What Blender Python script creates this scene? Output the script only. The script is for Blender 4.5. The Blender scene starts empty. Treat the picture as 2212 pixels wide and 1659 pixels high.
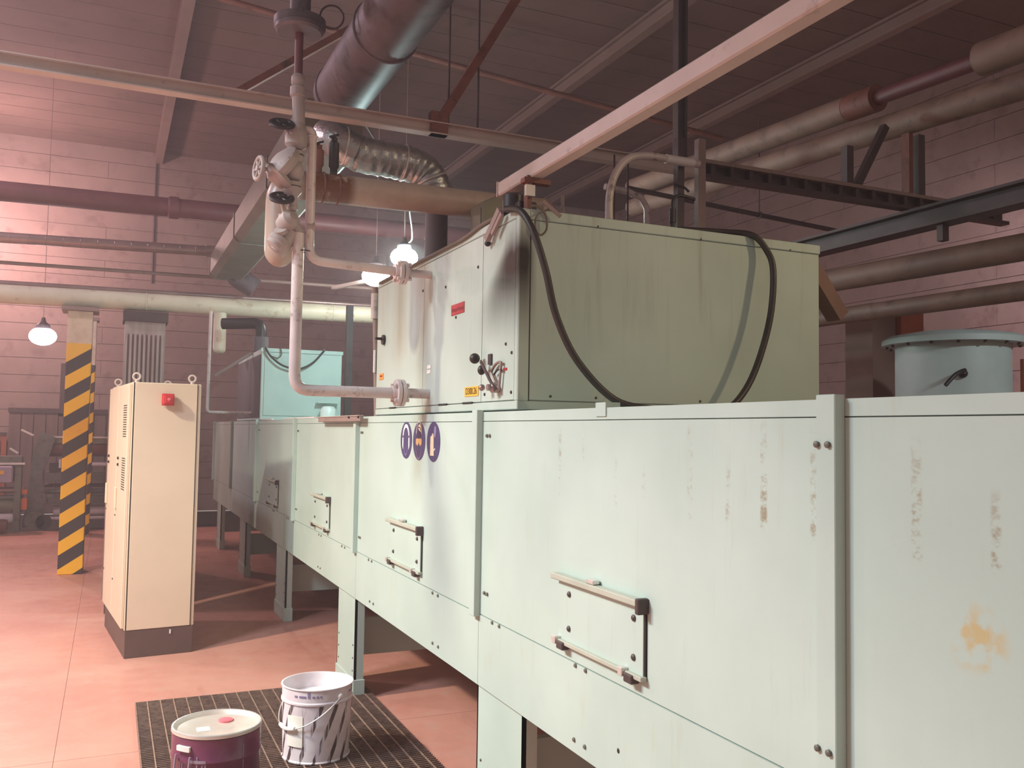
import bpy, bmesh, math, random
from mathutils import Vector, Matrix, noise
random.seed(7)
C = bpy.context.scene.collection
SC = bpy.context.scene
PI = math.pi

# ------------------------------------------------------------------ camera
cam = bpy.data.cameras.new('camera'); camo = bpy.data.objects.new('camera', cam); C.objects.link(camo)
cam.sensor_width = 36.0; cam.lens = 36.0 * 1939.8 / 2212.0; cam.clip_end = 200; cam.clip_start = 0.02
yaw, pitch, roll = 0.42016704, 0.05343928, 0.01497369
fw = Vector((math.sin(yaw)*math.cos(pitch), math.cos(yaw)*math.cos(pitch), math.sin(pitch)))
rt = Vector((math.cos(yaw), -math.sin(yaw), 0)); up = rt.cross(fw)
r2 = rt*math.cos(roll)+up*math.sin(roll); u2 = -rt*math.sin(roll)+up*math.cos(roll)
camo.matrix_world = Matrix(((r2.x, u2.x, -fw.x, 0), (r2.y, u2.y, -fw.y, 0), (r2.z, u2.z, -fw.z, 1.70), (0, 0, 0, 1)))
SC.camera = camo

# ------------------------------------------------------------------ light and exposure
SC.view_settings.view_transform = 'Standard'; SC.view_settings.look = 'None'
SC.view_settings.gamma = 1.0; SC.view_settings.use_curve_mapping = False
SC.view_settings.exposure = 0.0
SC.cycles.max_bounces = 7; SC.cycles.diffuse_bounces = 4; SC.cycles.glossy_bounces = 3; SC.cycles.transmission_bounces = 2
w = bpy.data.worlds.new('hall_air'); SC.world = w; w.use_nodes = True
w.node_tree.nodes['Background'].inputs[0].default_value = (1.0, 0.77, 0.68, 1)
w.node_tree.nodes['Background'].inputs[1].default_value = 0.38

def lamp(name, loc, power, col, radius=0.12):
    l = bpy.data.lights.new(name, 'POINT'); l.energy = power; l.color = col; l.shadow_soft_size = radius
    o = bpy.data.objects.new(name, l); C.objects.link(o); o.location = loc; return o
def spot(name, loc, target, power, col, size=2.2, blend=0.6, radius=0.12):
    l = bpy.data.lights.new(name, 'SPOT'); l.energy = power; l.color = col; l.shadow_soft_size = radius
    l.spot_size = size; l.spot_blend = blend
    o = bpy.data.objects.new(name, l); C.objects.link(o); o.location = loc
    o.rotation_euler = (Vector(target)-Vector(loc)).to_track_quat('-Z', 'Y').to_euler(); return o
# high bay lamps of the hall that hang outside the frame: two reflector lamps over the left aisle, a bare lamp
# under the ceiling further down on the left, one behind the photographer on the right; fills added for the tank, left ceiling and right wall
spot('aisle_lamp', (-3.4, 5.2, 4.9), (-3.3, 5.2, 0), 1720, (1.0, 0.88, 0.66), 2.40, 0.5, 0.13)
spot('front_aisle_lamp', (-3.2, 3.7, 4.9), (-3.0, 3.7, 0), 1330, (0.76, 0.87, 1.0), 2.44, 0.5, 0.6)
spot('tank_fill', (5.95, -1.2, 4.5), (6.2, 5.0, 2.2), 520, (0.88, 1.0, 1.0), 0.34, 0.7, 0.15)  # added narrow fill aimed at the tank, no lamp of the hall
lamp('left_ceiling_fill', (-3.2, 9.8, 6.1), 400, (1.0, 0.76, 0.88), 0.2)  # added fill to brighten the left ceiling and the striped column
lamp('ceiling_lamp_far', (-2.45, 17.6, 5.1), 600, (1.0, 0.60, 0.57), 0.2)
spot('rear_lamp', (5.6, 0.2, 4.7), (2.3, 3.25, 2.2), 300, (1.0, 0.75, 0.43), 0.66, 0.6, 0.12)
spot('right_wall_fill', (10.4, 5.4, 4.6), (10.9, 10.0, 2.0), 900, (1.0, 0.76, 0.80), 2.0, 0.8, 0.2)  # added fill that lifts the dark right wall

# ------------------------------------------------------------------ helpers: materials
def lin(c):
    return tuple(((v/255.0)/12.92 if v/255.0 <= 0.04045 else ((v/255.0+0.055)/1.055)**2.4) for v in c)
def hexc(h): return lin((int(h[0:2],16), int(h[2:4],16), int(h[4:6],16)))
class NT:
    def __init__(s, m): s.t = m.node_tree; s.n = s.t.nodes; s.l = s.t.links
    def node(s, kind, **kw):
        n = s.n.new(kind)
        for k, v in kw.items(): setattr(n, k, v)
        return n
    def put(s, sock, v):
        if hasattr(v, 'is_linked') or hasattr(v, 'links'): s.l.new(v, sock)
        else: sock.default_value = v
    def math(s, op, a, b=0.0, c=None, clamp=False):
        n = s.n.new('ShaderNodeMath'); n.operation = op; n.use_clamp = clamp
        s.put(n.inputs[0], a); s.put(n.inputs[1], b)
        if c is not None: s.put(n.inputs[2], c)
        return n.outputs[0]
    def ramp(s, v, a, b, lo=0.0, hi=1.0):
        n = s.n.new('ShaderNodeMapRange'); n.interpolation_type = 'SMOOTHSTEP'
        s.put(n.inputs[0], v); s.put(n.inputs[1], a); s.put(n.inputs[2], b); s.put(n.inputs[3], lo); s.put(n.inputs[4], hi)
        return n.outputs[0]
    def noise(s, vec, scale, detail=4.0, rough=0.55):
        n = s.n.new('ShaderNodeTexNoise'); s.l.new(vec, n.inputs['Vector'])
        n.inputs['Scale'].default_value = scale; n.inputs['Detail'].default_value = detail; n.inputs['Roughness'].default_value = rough
        return n.outputs[0]
    def scale(s, vec, v):
        n = s.n.new('ShaderNodeMapping'); s.l.new(vec, n.inputs[0]); n.inputs['Scale'].default_value = v; return n.outputs[0]
    def mix(s, f, a, b):
        n = s.n.new('ShaderNodeMix'); n.data_type = 'RGBA'; s.put(n.inputs[0], f)
        s.put(n.inputs[6], a if hasattr(a, 'links') else (*a, 1)); s.put(n.inputs[7], b if hasattr(b, 'links') else (*b, 1))
        return n.outputs[2]
def base_mat(name):
    m = bpy.data.materials.new(name); m.use_nodes = True; t = NT(m)
    b = t.n['Principled BSDF']
    g = t.n.new('ShaderNodeNewGeometry')
    return m, t, b, g.outputs['Position']
def mat(name, col, rough=0.6, metal=0.0, var=0.12, scale=3.0, dirt=None, dirt_amt=0.0, bump=0.0, bscale=40.0, stretch=(1, 1, 1), spec=0.5):
    m, t, b, pos = base_mat(name)
    c = hexc(col) if isinstance(col, str) else col
    p = t.scale(pos, stretch) if stretch != (1, 1, 1) else pos
    n = t.noise(p, scale, 5.0)
    lo = tuple(max(0, v*(1-var)) for v in c); hi = tuple(min(1, v*(1+var)) for v in c)
    out = t.mix(t.ramp(n, 0.3, 0.7), lo, hi)
    if dirt:
        d = t.noise(p, scale*2.7, 6.0, 0.65)
        out = t.mix(t.ramp(d, 0.62-dirt_amt*0.35, 0.78-dirt_amt*0.2), out, hexc(dirt))
    t.l.new(out, b.inputs['Base Color'])
    b.inputs['Roughness'].default_value = rough; b.inputs['Metallic'].default_value = metal
    b.inputs['Specular IOR Level'].default_value = spec
    if bump:
        bn = t.n.new('ShaderNodeBump'); bn.inputs['Strength'].default_value = bump; bn.inputs['Distance'].default_value = 0.01
        t.l.new(t.noise(pos, bscale, 4.0), bn.inputs['Height']); t.l.new(bn.outputs[0], b.inputs['Normal'])
    return m
def glow(name, col, strength):
    m, t, b, pos = base_mat(name)
    b.inputs['Base Color'].default_value = (*col, 1); b.inputs['Emission Color'].default_value = (*col, 1)
    b.inputs['Emission Strength'].default_value = strength
    return m

def oven_paint():
    m, t, b, pos = base_mat('mint_enamel')
    sx = t.n.new('ShaderNodeSeparateXYZ'); t.l.new(pos, sx.inputs[0]); X, Y, Z = sx.outputs
    base = t.mix(t.ramp(t.noise(pos, 1.3, 4), 0.3, 0.7), hexc('b3c5bd'), hexc('c0d1c9'))
    fine = t.noise(t.scale(pos, (1, 9, 0.8)), 3.0, 6, 0.7)           # faint vertical runs
    base = t.mix(t.ramp(fine, 0.56, 0.8, 0, 0.35), base, hexc('a9ad98'))
    # drip trails of old varnish on the nearest panels: (y, z bottom, z top, half width, strength)
    sp = t.noise(t.scale(pos, (1, 22, 34)), 1.0, 4, 0.75)
    total = None
    for (y, z0, z1, hw, k) in [(2.822, 1.475, 1.765, .014, .8), (2.655, 1.60, 1.755, .012, .5), (2.44, 1.465, 1.66, .012, .55),
                               (2.28, 1.49, 1.62, .012, .5), (2.047, 1.465, 1.75, .016, .8), (1.882, 1.475, 1.66, .013, .7),
                               (1.743, 1.455, 1.75, .017, .9), (1.575, 1.46, 1.745, .014, .75), (1.292, 1.455, 1.715, .017, .95),
                               (1.119, 1.455, 1.625, .014, .95), (1.345, 1.45, 1.53, .02, .3)]:
        a = t.ramp(t.math('ABSOLUTE', t.math('SUBTRACT', Y, y)), hw, hw*0.4)
        a = t.math('MULTIPLY', a, t.math('MULTIPLY', t.ramp(Z, z0, z0+.02), t.ramp(Z, z1, z1-.05)))
        low = t.ramp(Z, z1, z0, 0.45, 1.0)
        a = t.math('MULTIPLY', a, t.math('MULTIPLY', low, k))
        total = a if total is None else t.math('ADD', total, a, clamp=True)
    f = t.math('MULTIPLY', total, t.ramp(sp, 0.46, 0.66), clamp=True)
    base = t.mix(f, base, hexc('93866a'))
    # ochre spill below the last trail
    dy = t.math('SUBTRACT', Y, 1.16); dz = t.math('SUBTRACT', Z, 1.335)
    d2 = t.math('ADD', t.math('MULTIPLY', dy, dy), t.math('MULTIPLY', dz, dz))
    f = t.math('MULTIPLY', t.ramp(d2, .006, .0002), t.ramp(t.noise(pos, 22, 5), 0.45, 0.65), clamp=True)
    base = t.mix(t.math('MULTIPLY', f, .7), base, hexc('c2a560'))
    # rusty runs below the seam
    r = t.noise(t.scale(pos, (1, 5, 0.9)), 2.1, 5, .7)
    f = t.math('MULTIPLY', t.ramp(r, .56, .8, 0, .5), t.math('MULTIPLY', t.ramp(Z, .66, .78), t.ramp(Z, .93, .9)))
    base = t.mix(f, base, hexc('b9a878'))
    t.l.new(base, b.inputs['Base Color'])
    b.inputs['Roughness'].default_value = 0.42; b.inputs['Specular IOR Level'].default_value = 0.35
    bn = t.n.new('ShaderNodeBump'); bn.inputs['Strength'].default_value = 0.04; bn.inputs['Distance'].default_value = 0.02
    t.l.new(t.noise(pos, 5.0, 2.0), bn.inputs['Height']); t.l.new(bn.outputs[0], b.inputs['Normal'])
    return m
def unit_paint():
    m, t, b, pos = base_mat('mint_enamel_sooted')
    sx = t.n.new('ShaderNodeSeparateXYZ'); t.l.new(pos, sx.inputs[0]); X, Y, Z = sx.outputs
    base = t.mix(t.ramp(t.noise(pos, 1.6, 4), 0.3, 0.7), hexc('b0bfb6'), hexc('bfccc3'))
    run = t.noise(t.scale(pos, (9, 9, 0.6)), 2.0, 6, .7)
    base = t.mix(t.math('MULTIPLY', t.ramp(run, .5, .8, 0, .55), t.ramp(Z, 1.85, 2.5)), base, hexc('857f70'))
    # soot fan below the cable entry at the upper front corner
    a = t.math('DIVIDE', t.math('SUBTRACT', Y, 3.275), t.ramp(Z, 2.56, 2.15, .07, .34))
    a = t.math('MULTIPLY', a, a)
    f = t.math('MULTIPLY', t.ramp(a, 1.9, 0.0), t.math('MULTIPLY', t.ramp(Z, 2.0, 2.44), t.ramp(Z, 2.57, 2.40)))
    f = t.math('MULTIPLY', f, t.ramp(t.noise(t.scale(pos, (1, 14, 2.0)), 1.4, 5, .7), .2, .5, .7, 1.0))
    f = t.math('MULTIPLY', t.math('MULTIPLY', f, t.ramp(X, 1.56, 1.50)), 1.12, clamp=True)
    base = t.mix(f, base, hexc('2a1f19'))
    t.l.new(base, b.inputs['Base Color'])
    b.inputs['Roughness'].default_value = 0.55; b.inputs['Specular IOR Level'].default_value = 0.35
    return m
def stripe_paint():
    m, t, b, pos = base_mat('hazard_stripes')
    sx = t.n.new('ShaderNodeSeparateXYZ'); t.l.new(pos, sx.inputs[0]); X, Y, Z = sx.outputs
    s = t.math('SUBTRACT', Z, t.math('MULTIPLY', t.math('ADD', t.math('ADD', X, .482), t.math('SUBTRACT', Y, 11.5)), .66))
    fr = t.math('FRACT', t.math('DIVIDE', t.math('ADD', t.math('SUBTRACT', s, 2.425), 31.5), .315))
    yel = t.math('LESS_THAN', fr, .49)
    dirt = t.noise(pos, 9, 5)
    col = t.mix(yel, hexc('3a3234'), t.mix(t.ramp(dirt, .5, .8, 0, .4), hexc('ffc01c'), hexc('d99a28')))
    top = t.math('GREATER_THAN', s, 2.425)
    zt = t.math('GREATER_THAN', Z, 2.65)
    col = t.mix(top, col, hexc('f5bd40'))
    col = t.mix(zt, col, t.mix(t.ramp(dirt, .4, .7), hexc('dcc8b2'), hexc('cdb6a0')))
    t.l.new(col, b.inputs['Base Color']); b.inputs['Roughness'].default_value = .5
    return m
def floor_paint():
    m, t, b, pos = base_mat('red_floor_paint')
    n = t.noise(pos, .9, 6, .6); n2 = t.noise(pos, 7, 6, .7); n3 = t.noise(t.scale(pos, (1, .25, 1)), 2.3, 5, .6)
    c = t.mix(t.ramp(n, .3, .7), hexc('c28375'), hexc('cc9585'))
    c = t.mix(t.ramp(n2, .5, .78, 0, .55), c, hexc('b09a90'))
    c = t.mix(t.ramp(n3, .56, .72, 0, .5), c, hexc('a06058'))
    t.l.new(c, b.inputs['Base Color']); b.inputs['Roughness'].default_value = .42
    t.l.new(t.ramp(n2, .3, .7, .34, .6), b.inputs['Roughness']); b.inputs['Specular IOR Level'].default_value = .4
    return m
def pail_paint():
    m, t, b, pos = base_mat('white_pail_print')
    tc = t.n.new('ShaderNodeTexCoord'); sx = t.n.new('ShaderNodeSeparateXYZ'); t.l.new(tc.outputs['Object'], sx.inputs[0]); X, Y, Z = sx.outputs
    ang = t.math('ARCTAN2', Y, X)
    s = t.math('ADD', t.math('DIVIDE', ang, 0.45), t.math('MULTIPLY', Z, -5.2))
    fr = t.math('FRACT', t.math('ADD', s, 20.28))
    drip = t.noise(t.scale(pos, (26, 26, 1.2)), 1.0, 3, .6)
    st = t.math('MULTIPLY', t.math('LESS_THAN', fr, .30), t.math('LESS_THAN', Z, .285))
    st = t.math('MULTIPLY', st, t.ramp(drip, .56, .48))
    c = t.mix(t.ramp(t.noise(pos, 9, 4), .35, .7), hexc('f0e8ee'), hexc('ddd0d8'))
    c = t.mix(st, c, hexc('58484e'))
    t.l.new(c, b.inputs['Base Color']); b.inputs['Roughness'].default_value = .45
    return m
def rusty(name, col, rust, y=None):
    m, t, b, pos = base_mat(name)
    sx = t.n.new('ShaderNodeSeparateXYZ'); t.l.new(pos, sx.inputs[0])
    n = t.noise(pos, 9, 6, .7)
    zone = t.math('MULTIPLY', t.ramp(sx.outputs[0], .84, .9), t.ramp(sx.outputs[0], 1.16, 1.1))
    c = t.mix(t.ramp(n, .3, .7), hexc(col), tuple(v*.85 for v in hexc(col)))
    c = t.mix(t.math('MULTIPLY', zone, t.ramp(n, .3, .5)), c, hexc(rust))
    t.l.new(c, b.inputs['Base Color']); b.inputs['Roughness'].default_value = .32
    return m

M = {
 'mint': oven_paint(), 'unit': unit_paint(), 'stripe': stripe_paint(), 'floor': floor_paint(), 'pail': pail_paint(),
 'floor_base': mat('floor_joint', '2e2422', .9),
 'block': mat('painted_block', '927e79', .85, var=.08, scale=1.4, dirt='806c68', dirt_amt=.3, bump=.25, bscale=60),
 'joint': mat('mortar_joint', '78655f', .95),
 'ceil': mat('ceiling_board', '745f59', .9, var=.1, scale=.8, dirt='665650', dirt_amt=.3, bump=.2, bscale=30),
 'ceil_joint': mat('ceiling_joint', '655550', .95),
 'steel_pink': mat('primed_steel', '96807a', .55, var=.08, scale=4, dirt='7c625a', dirt_amt=.15),
 'purlin': mat('painted_purlin', '85716a', .7, var=.06, scale=3),
 'teal_unit': mat('teal_enamel', 'c2d4cf', .6, var=.06, scale=3),
 'valve': mat('grey_valve_paint', 'a99a97', .5, var=.08, scale=8, dirt='8f7f7a', dirt_amt=.15),
 'rail': mat('mint_rail', 'b4b6a8', .5, var=.06, scale=6),
 'bolt': mat('dull_bolt', '6a665c', .5),
 'steel_red': mat('red_oxide_steel', '7a4a3e', .6, var=.2, scale=4, dirt='4b2c26', dirt_amt=.3),
 'steel_dark': mat('dark_steel', '4a3c3c', .55, var=.2, scale=5),
 'beam_pale': mat('pale_beam', 'c2b0a8', .5, var=.06, scale=5, dirt='a89288', dirt_amt=.12),
 'pipe_grey': mat('grey_painted_pipe', 'd2c4c1', .36, var=.1, scale=6, dirt='8c7a74', dirt_amt=.2),
 'pipe_white': mat('white_lagged_pipe', 'd6d2bd', .4, var=.08, scale=3, dirt='b5a98e', dirt_amt=.2),
 'pipe_maroon': mat('maroon_pipe', '6a3c40', .5, var=.15, scale=4),
 'pipe_pale': mat('pale_lagging', '846a5e', .6, var=.18, scale=2.5, dirt='66504a', dirt_amt=.35),
 'pink_pipe': rusty('pale_lagged_pipe_rust', 'b5a093', '6b3f24'),
 'clad': mat('metal_cladding', 'a58f8c', .38, .6, var=.12, scale=5),
 'galv': mat('galvanised_duct', '6b6066', .55, .25, var=.25, scale=3, dirt='4a4044', dirt_amt=.35),
 'duct_green': mat('grey_green_duct', '70695f', .6, var=.15, scale=2),
 'foil': mat('aluminium_foil', 'b0b0b0', .33, .8, var=.2, scale=8, bump=.8, bscale=22),
 'black': mat('black_rubber', '2c241f', .5, var=.2, scale=8),
 'black_iron': mat('black_iron', '2a2224', .45, var=.2, scale=10),
 'cable_grey': mat('grey_cable', '6a5e52', .6),
 'cream': mat('cream_cabinet', 'd9c4ae', .45, var=.03, scale=2),
 'plinth': mat('brown_plinth', '5a4642', .5, var=.1),
 'seam': mat('dark_seam', '2c2622', .8),
 'red': mat('red_plastic', 'c02a30', .4, var=.08),
 'red_label': mat('red_label', 'b23a40', .5, var=.1, scale=12),
 'red_print': mat('dark_red_print', '7d2328', .5),
 'yellow_label': mat('yellow_label', 'f0b43c', .5, var=.05),
 'orange_label': mat('orange_label', 'ec9440', .5, var=.08),
 'white': mat('white_paint', 'ece6e4', .4, var=.05),
 'white_label': mat('white_label', 'f2efe8', .5, var=.03),
 'cream_print': mat('cream_print', 'f0dcb4', .5, var=.05),
 'tan_print': mat('tan_print', 'd2a978', .5, var=.08),
 'blue_sign': mat('blue_sign', '4a3f6c', .35, var=.08, scale=14),
 'blue_dark': mat('dark_blue_print', '3a3154', .4),
 'lilac_print': mat('lilac_print', '8d7fa6', .4),
 'print': mat('black_print', '2e281c', .6),
 'purple': mat('purple_drum_enamel', '6e3452', .28, var=.15, scale=6, dirt='7b4d68', dirt_amt=.15, spec=.7),
 'tin': mat('tinplate', 'd8d4d0', .34, .5, var=.08, scale=10),
 'lid': mat('tinplate_lid', 'dccfc4', .42, .35, var=.08, scale=9),
 'pink_cap': mat('pink_red_cap', 'd9707c', .4),
 'grate': mat('worn_grating', '8f7468', .55, .1, var=.2, scale=12, dirt='6a544a', dirt_amt=.4),
 'rod': mat('bright_worn_rod', 'b09484', .4, .4, var=.2, scale=20),
 'grate_shade': mat('dark_grate_shade', '40302b', .95),
 'tank': mat('teal_tank_paint', 'b6c3c1', .5, var=.06, scale=3),
 'orange_post': mat('orange_red_paint', 'a85a40', .55, var=.15, scale=4),
 'brown_post': mat('brown_concrete', '7d625a', .85, var=.15, scale=2),
 'rib': mat('grey_ribbed_sheet', 'b0a09c', .6, 0, var=.12, scale=4, stretch=(6, 6, .6)),
 'grey_box': mat('grey_green_box', '7d7a68', .6, var=.15, scale=6),
 'dark_panel': mat('dark_grey_panel', '5d565a', .6, var=.15, scale=3),
 'machine': mat('grey_green_machine', '6a6a62', .5, var=.15, scale=5, dirt='50463f', dirt_amt=.3),
 'roller_red': mat('red_brown_roller', '6e3a34', .4, var=.12),
 'lilac_box': mat('lilac_grey_cover', 'a394a4', .5),
 'orange': mat('orange_plastic', 'e06a2a', .5),
 'paper': mat('paper_roll', 'efdde0', .7, var=.05),
 'board': mat('brown_board', '72605c', .8, var=.12, scale=2, stretch=(6, 6, .5)),
 'rod_bright': mat('bright_rail', 'e0d8d0', .4, .1),
 'lampglass': glow('lit_lamp_glass', (0.72, 1.0, 0.98), 265.0),
 'lampglass_mid': glow('lit_lamp_glass_mid', (1.0, 0.95, 0.88), 98.0),
 'lampglass_far': glow('lit_lamp_glass_far', (1.0, 0.92, 0.98), 26.0),
 'machine_lit': mat('white_enamel_can', 'e8f4ee', .3),
}

# ------------------------------------------------------------------ helpers: geometry
ORG = {}
class MB:
    def __init__(s): s.v = []; s.f = []; s.sm = False
    def box(s, x0, x1, y0, y1, z0, z1, rot=None, c=None):
        b = len(s.v)
        P = [Vector((x, y, z)) for x in (x0, x1) for y in (y0, y1) for z in (z0, z1)]
        if rot is not None:
            c = Vector(c) if c is not None else Vector(((x0+x1)/2, (y0+y1)/2, (z0+z1)/2))
            P = [rot @ (p-c)+c for p in P]
        s.v += P
        s.f += [tuple(b+i for i in q) for q in ((0, 1, 3, 2), (4, 6, 7, 5), (0, 4, 5, 1), (2, 3, 7, 6), (0, 2, 6, 4), (1, 5, 7, 3))]
        return s
    def prism(s, pts, axis, a, b):
        # pts: 2-D outline in the two remaining axes (in x,y,z order), extruded along axis from a to b
        def mk(p, h):
            q = list(p); q.insert(axis, h); return Vector(q)
        n = len(pts); o = len(s.v)
        s.v += [mk(p, a) for p in pts]+[mk(p, b) for p in pts]
        s.f += [tuple(o+i for i in range(n)), tuple(o+n+i for i in reversed(range(n)))]
        s.f += [(o+i, o+(i+1) % n, o+n+(i+1) % n, o+n+i) for i in range(n)]
        return s
    def bar(s, p, q, w, h, upv=(0, 0, 1)):
        p = Vector(p); q = Vector(q); d = (q-p).normalized(); u = Vector(upv)
        r = d.cross(u)
        if r.length < 1e-4: r = d.cross(Vector((1, 0, 0)))
        r.normalize(); u = r.cross(d).normalized()
        o = len(s.v)
        for e in (p, q):
            for a, b in ((-1, -1), (1, -1), (1, 1), (-1, 1)): s.v.append(e+r*a*w/2+u*b*h/2)
        s.f += [(o, o+1, o+2, o+3), (o+7, o+6, o+5, o+4)]+[(o+i, o+4+i, o+4+(i+1) % 4, o+(i+1) % 4) for i in range(4)]
        return s
    def tube(s, pts, r, seg=14, caps=True):
        s.sm = True
        pts = [Vector(p) for p in pts]; n = len(pts)
        R = r if isinstance(r, (list, tuple)) else [r]*n
        T = []
        for i in range(n):
            a = pts[i]-pts[i-1] if i else pts[1]-pts[0]
            b = pts[i+1]-pts[i] if i < n-1 else pts[-1]-pts[-2]
            t = a.normalized()+b.normalized()
            T.append(t.normalized() if t.length > 1e-6 else b.normalized())
        ref = Vector((0, 0, 1)) if abs(T[0].z) < .9 else Vector((1, 0, 0))
        N = T[0].cross(ref).normalized(); o = len(s.v)
        for i in range(n):
            if i:
                N = N-T[i]*N.dot(T[i]); N.normalize()
            B = T[i].cross(N)
            for k in range(seg):
                a = 2*PI*k/seg; s.v.append(pts[i]+(N*math.cos(a)+B*math.sin(a))*R[i])
        for i in range(n-1):
            for k in range(seg):
                k2 = (k+1) % seg
                s.f.append((o+i*seg+k, o+i*seg+k2, o+(i+1)*seg+k2, o+(i+1)*seg+k))
        if caps:
            s.f.append(tuple(o+k for k in reversed(range(seg)))); s.f.append(tuple(o+(n-1)*seg+k for k in range(seg)))
        return s
    def cyl(s, p, q, r, seg=18): return s.tube([p, q], r, seg)
    def lathe(s, prof, c, axis=(0, 0, 1), seg=32, closed=False):
        # prof: (radius, height along axis)
        s.sm = True
        ax = Vector(axis).normalized(); ref = Vector((0, 0, 1)) if abs(ax.z) < .9 else Vector((1, 0, 0))
        N = ax.cross(ref).normalized(); B = ax.cross(N); c = Vector(c); o = len(s.v); n = len(prof)
        for (r, h) in prof:
            for k in range(seg):
                a = 2*PI*k/seg; s.v.append(c+ax*h+(N*math.cos(a)+B*math.sin(a))*max(r, 1e-5))
        for i in range(n-1):
            for k in range(seg):
                k2 = (k+1) % seg; s.f.append((o+i*seg+k, o+(i+1)*seg+k, o+(i+1)*seg+k2, o+i*seg+k2))
        if closed:
            for k in range(seg):
                k2 = (k+1) % seg; s.f.append((o+(n-1)*seg+k, o+k, o+k2, o+(n-1)*seg+k2))
        else:
            s.f.append(tuple(o+k for k in range(seg))); s.f.append(tuple(o+(n-1)*seg+k for k in reversed(range(seg))))
        return s
    def torus(s, c, axis, R, r, seg=28, ts=10):
        return s.lathe([(R+r*math.cos(2*PI*i/ts), r*math.sin(2*PI*i/ts)) for i in range(ts)], c, axis, seg, closed=True)
    def sphere(s, c, r, sc=(1, 1, 1), seg=20, rings=12):
        prof = [(r*math.sin(PI*i/rings), -r*math.cos(PI*i/rings)) for i in range(rings+1)]
        o = len(s.v); s.lathe(prof, (0, 0, 0), (0, 0, 1), seg)
        for i in range(o, len(s.v)): s.v[i] = Vector((s.v[i].x*sc[0], s.v[i].y*sc[1], s.v[i].z*sc[2]))+Vector(c)
        return s
    def build(s, name, m, parent=None, bev=0.0, at=None):
        if parent is not None: org = ORG[parent]
        elif at is not None: org = Vector(at)
        else:
            org = Vector(((min(v.x for v in s.v)+max(v.x for v in s.v))/2, (min(v.y for v in s.v)+max(v.y for v in s.v))/2, min(v.z for v in s.v)))
        me = bpy.data.meshes.new(name)
        me.from_pydata([tuple(v-org) for v in s.v], [], s.f)
        bm = bmesh.new(); bm.from_mesh(me); bmesh.ops.recalc_face_normals(bm, faces=bm.faces)
        if bev:
            ed = [e for e in bm.edges if e.is_manifold and e.calc_face_angle(0) > .6]
            bmesh.ops.bevel(bm, geom=ed, offset=bev, segments=1, affect='EDGES', clamp_overlap=True)
        bm.to_mesh(me); bm.free()
        if s.sm:
            me.polygons.foreach_set('use_smooth', [True]*len(me.polygons)); me.set_sharp_from_angle(angle=math.radians(38))
        me.materials.append(M[m] if isinstance(m, str) else m)
        o = bpy.data.objects.new(name, me); C.objects.link(o)
        if parent is not None: o.parent = parent
        else: o.location = org
        ORG[o] = Vector(org)
        return o
def tag(o, label, cat, group=None, kind=None):
    o['label'] = label
    if cat: o['category'] = cat
    if group: o['group'] = group
    if kind: o['kind'] = kind
    return o
def thing(name, loc, label, cat, group=None, rotz=0.0, local=False):
    o = bpy.data.objects.new(name, None); C.objects.link(o); o.location = loc; o.rotation_euler = (0, 0, rotz)
    o.empty_display_size = .1
    ORG[o] = Vector((0, 0, 0)) if local else Vector(loc)
    return tag(o, label, cat, group)
def struct(o): o['kind'] = 'structure'; return o
def copy(o, parent, off=(0, 0, 0)):
    c = o.copy(); C.objects.link(c); c.parent = parent; c.location = o.location+Vector(off); return c
def arc_path(pts, r, n=6):
    """polyline with rounded corners"""
    pts = [Vector(p) for p in pts]; out = [pts[0]]
    rr = r if isinstance(r, (list, tuple)) else [r]*(len(pts)-2)
    for i in range(1, len(pts)-1):
        a = (pts[i-1]-pts[i]); b = (pts[i+1]-pts[i]); k = min(rr[i-1], a.length*.49, b.length*.49)
        p = pts[i]+a.normalized()*k; q = pts[i]+b.normalized()*k
        for j in range(n+1):
            t = j/n; out.append((1-t)**2*p+2*t*(1-t)*pts[i]+t*t*q)
    out.append(pts[-1]); return out
def smooth_path(P, n=8):
    P = [Vector(p) for p in P]; out = []
    for i in range(len(P)-1):
        p0 = P[max(i-1, 0)]; p1 = P[i]; p2 = P[i+1]; p3 = P[min(i+2, len(P)-1)]
        for k in range(n):
            t = k/n; out.append(.5*((2*p1)+(p2-p0)*t+(2*p0-5*p1+4*p2-p3)*t*t+(3*p1-p0-3*p2+p3)*t**3))
    out.append(P[-1]); return out
def text_mesh(name, body, size, m, parent, loc, rot, depth=.0006, sx=1.0):
    cu = bpy.data.curves.new(name, 'FONT'); cu.body = body; cu.size = size; cu.align_x = 'CENTER'; cu.align_y = 'CENTER'; cu.extrude = depth
    o = bpy.data.objects.new(name, cu); C.objects.link(o)
    dg = bpy.context.evaluated_depsgraph_get(); me = bpy.data.meshes.new_from_object(o.evaluated_get(dg))
    bpy.data.objects.remove(o); me.materials.clear(); me.materials.append(M[m]); me.name = name
    q = bpy.data.objects.new(name, me); C.objects.link(q); q.parent = parent
    q.location = Vector(loc)-ORG[parent]; q.rotation_euler = rot; q.scale = (sx, 1, 1)
    return q

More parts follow.
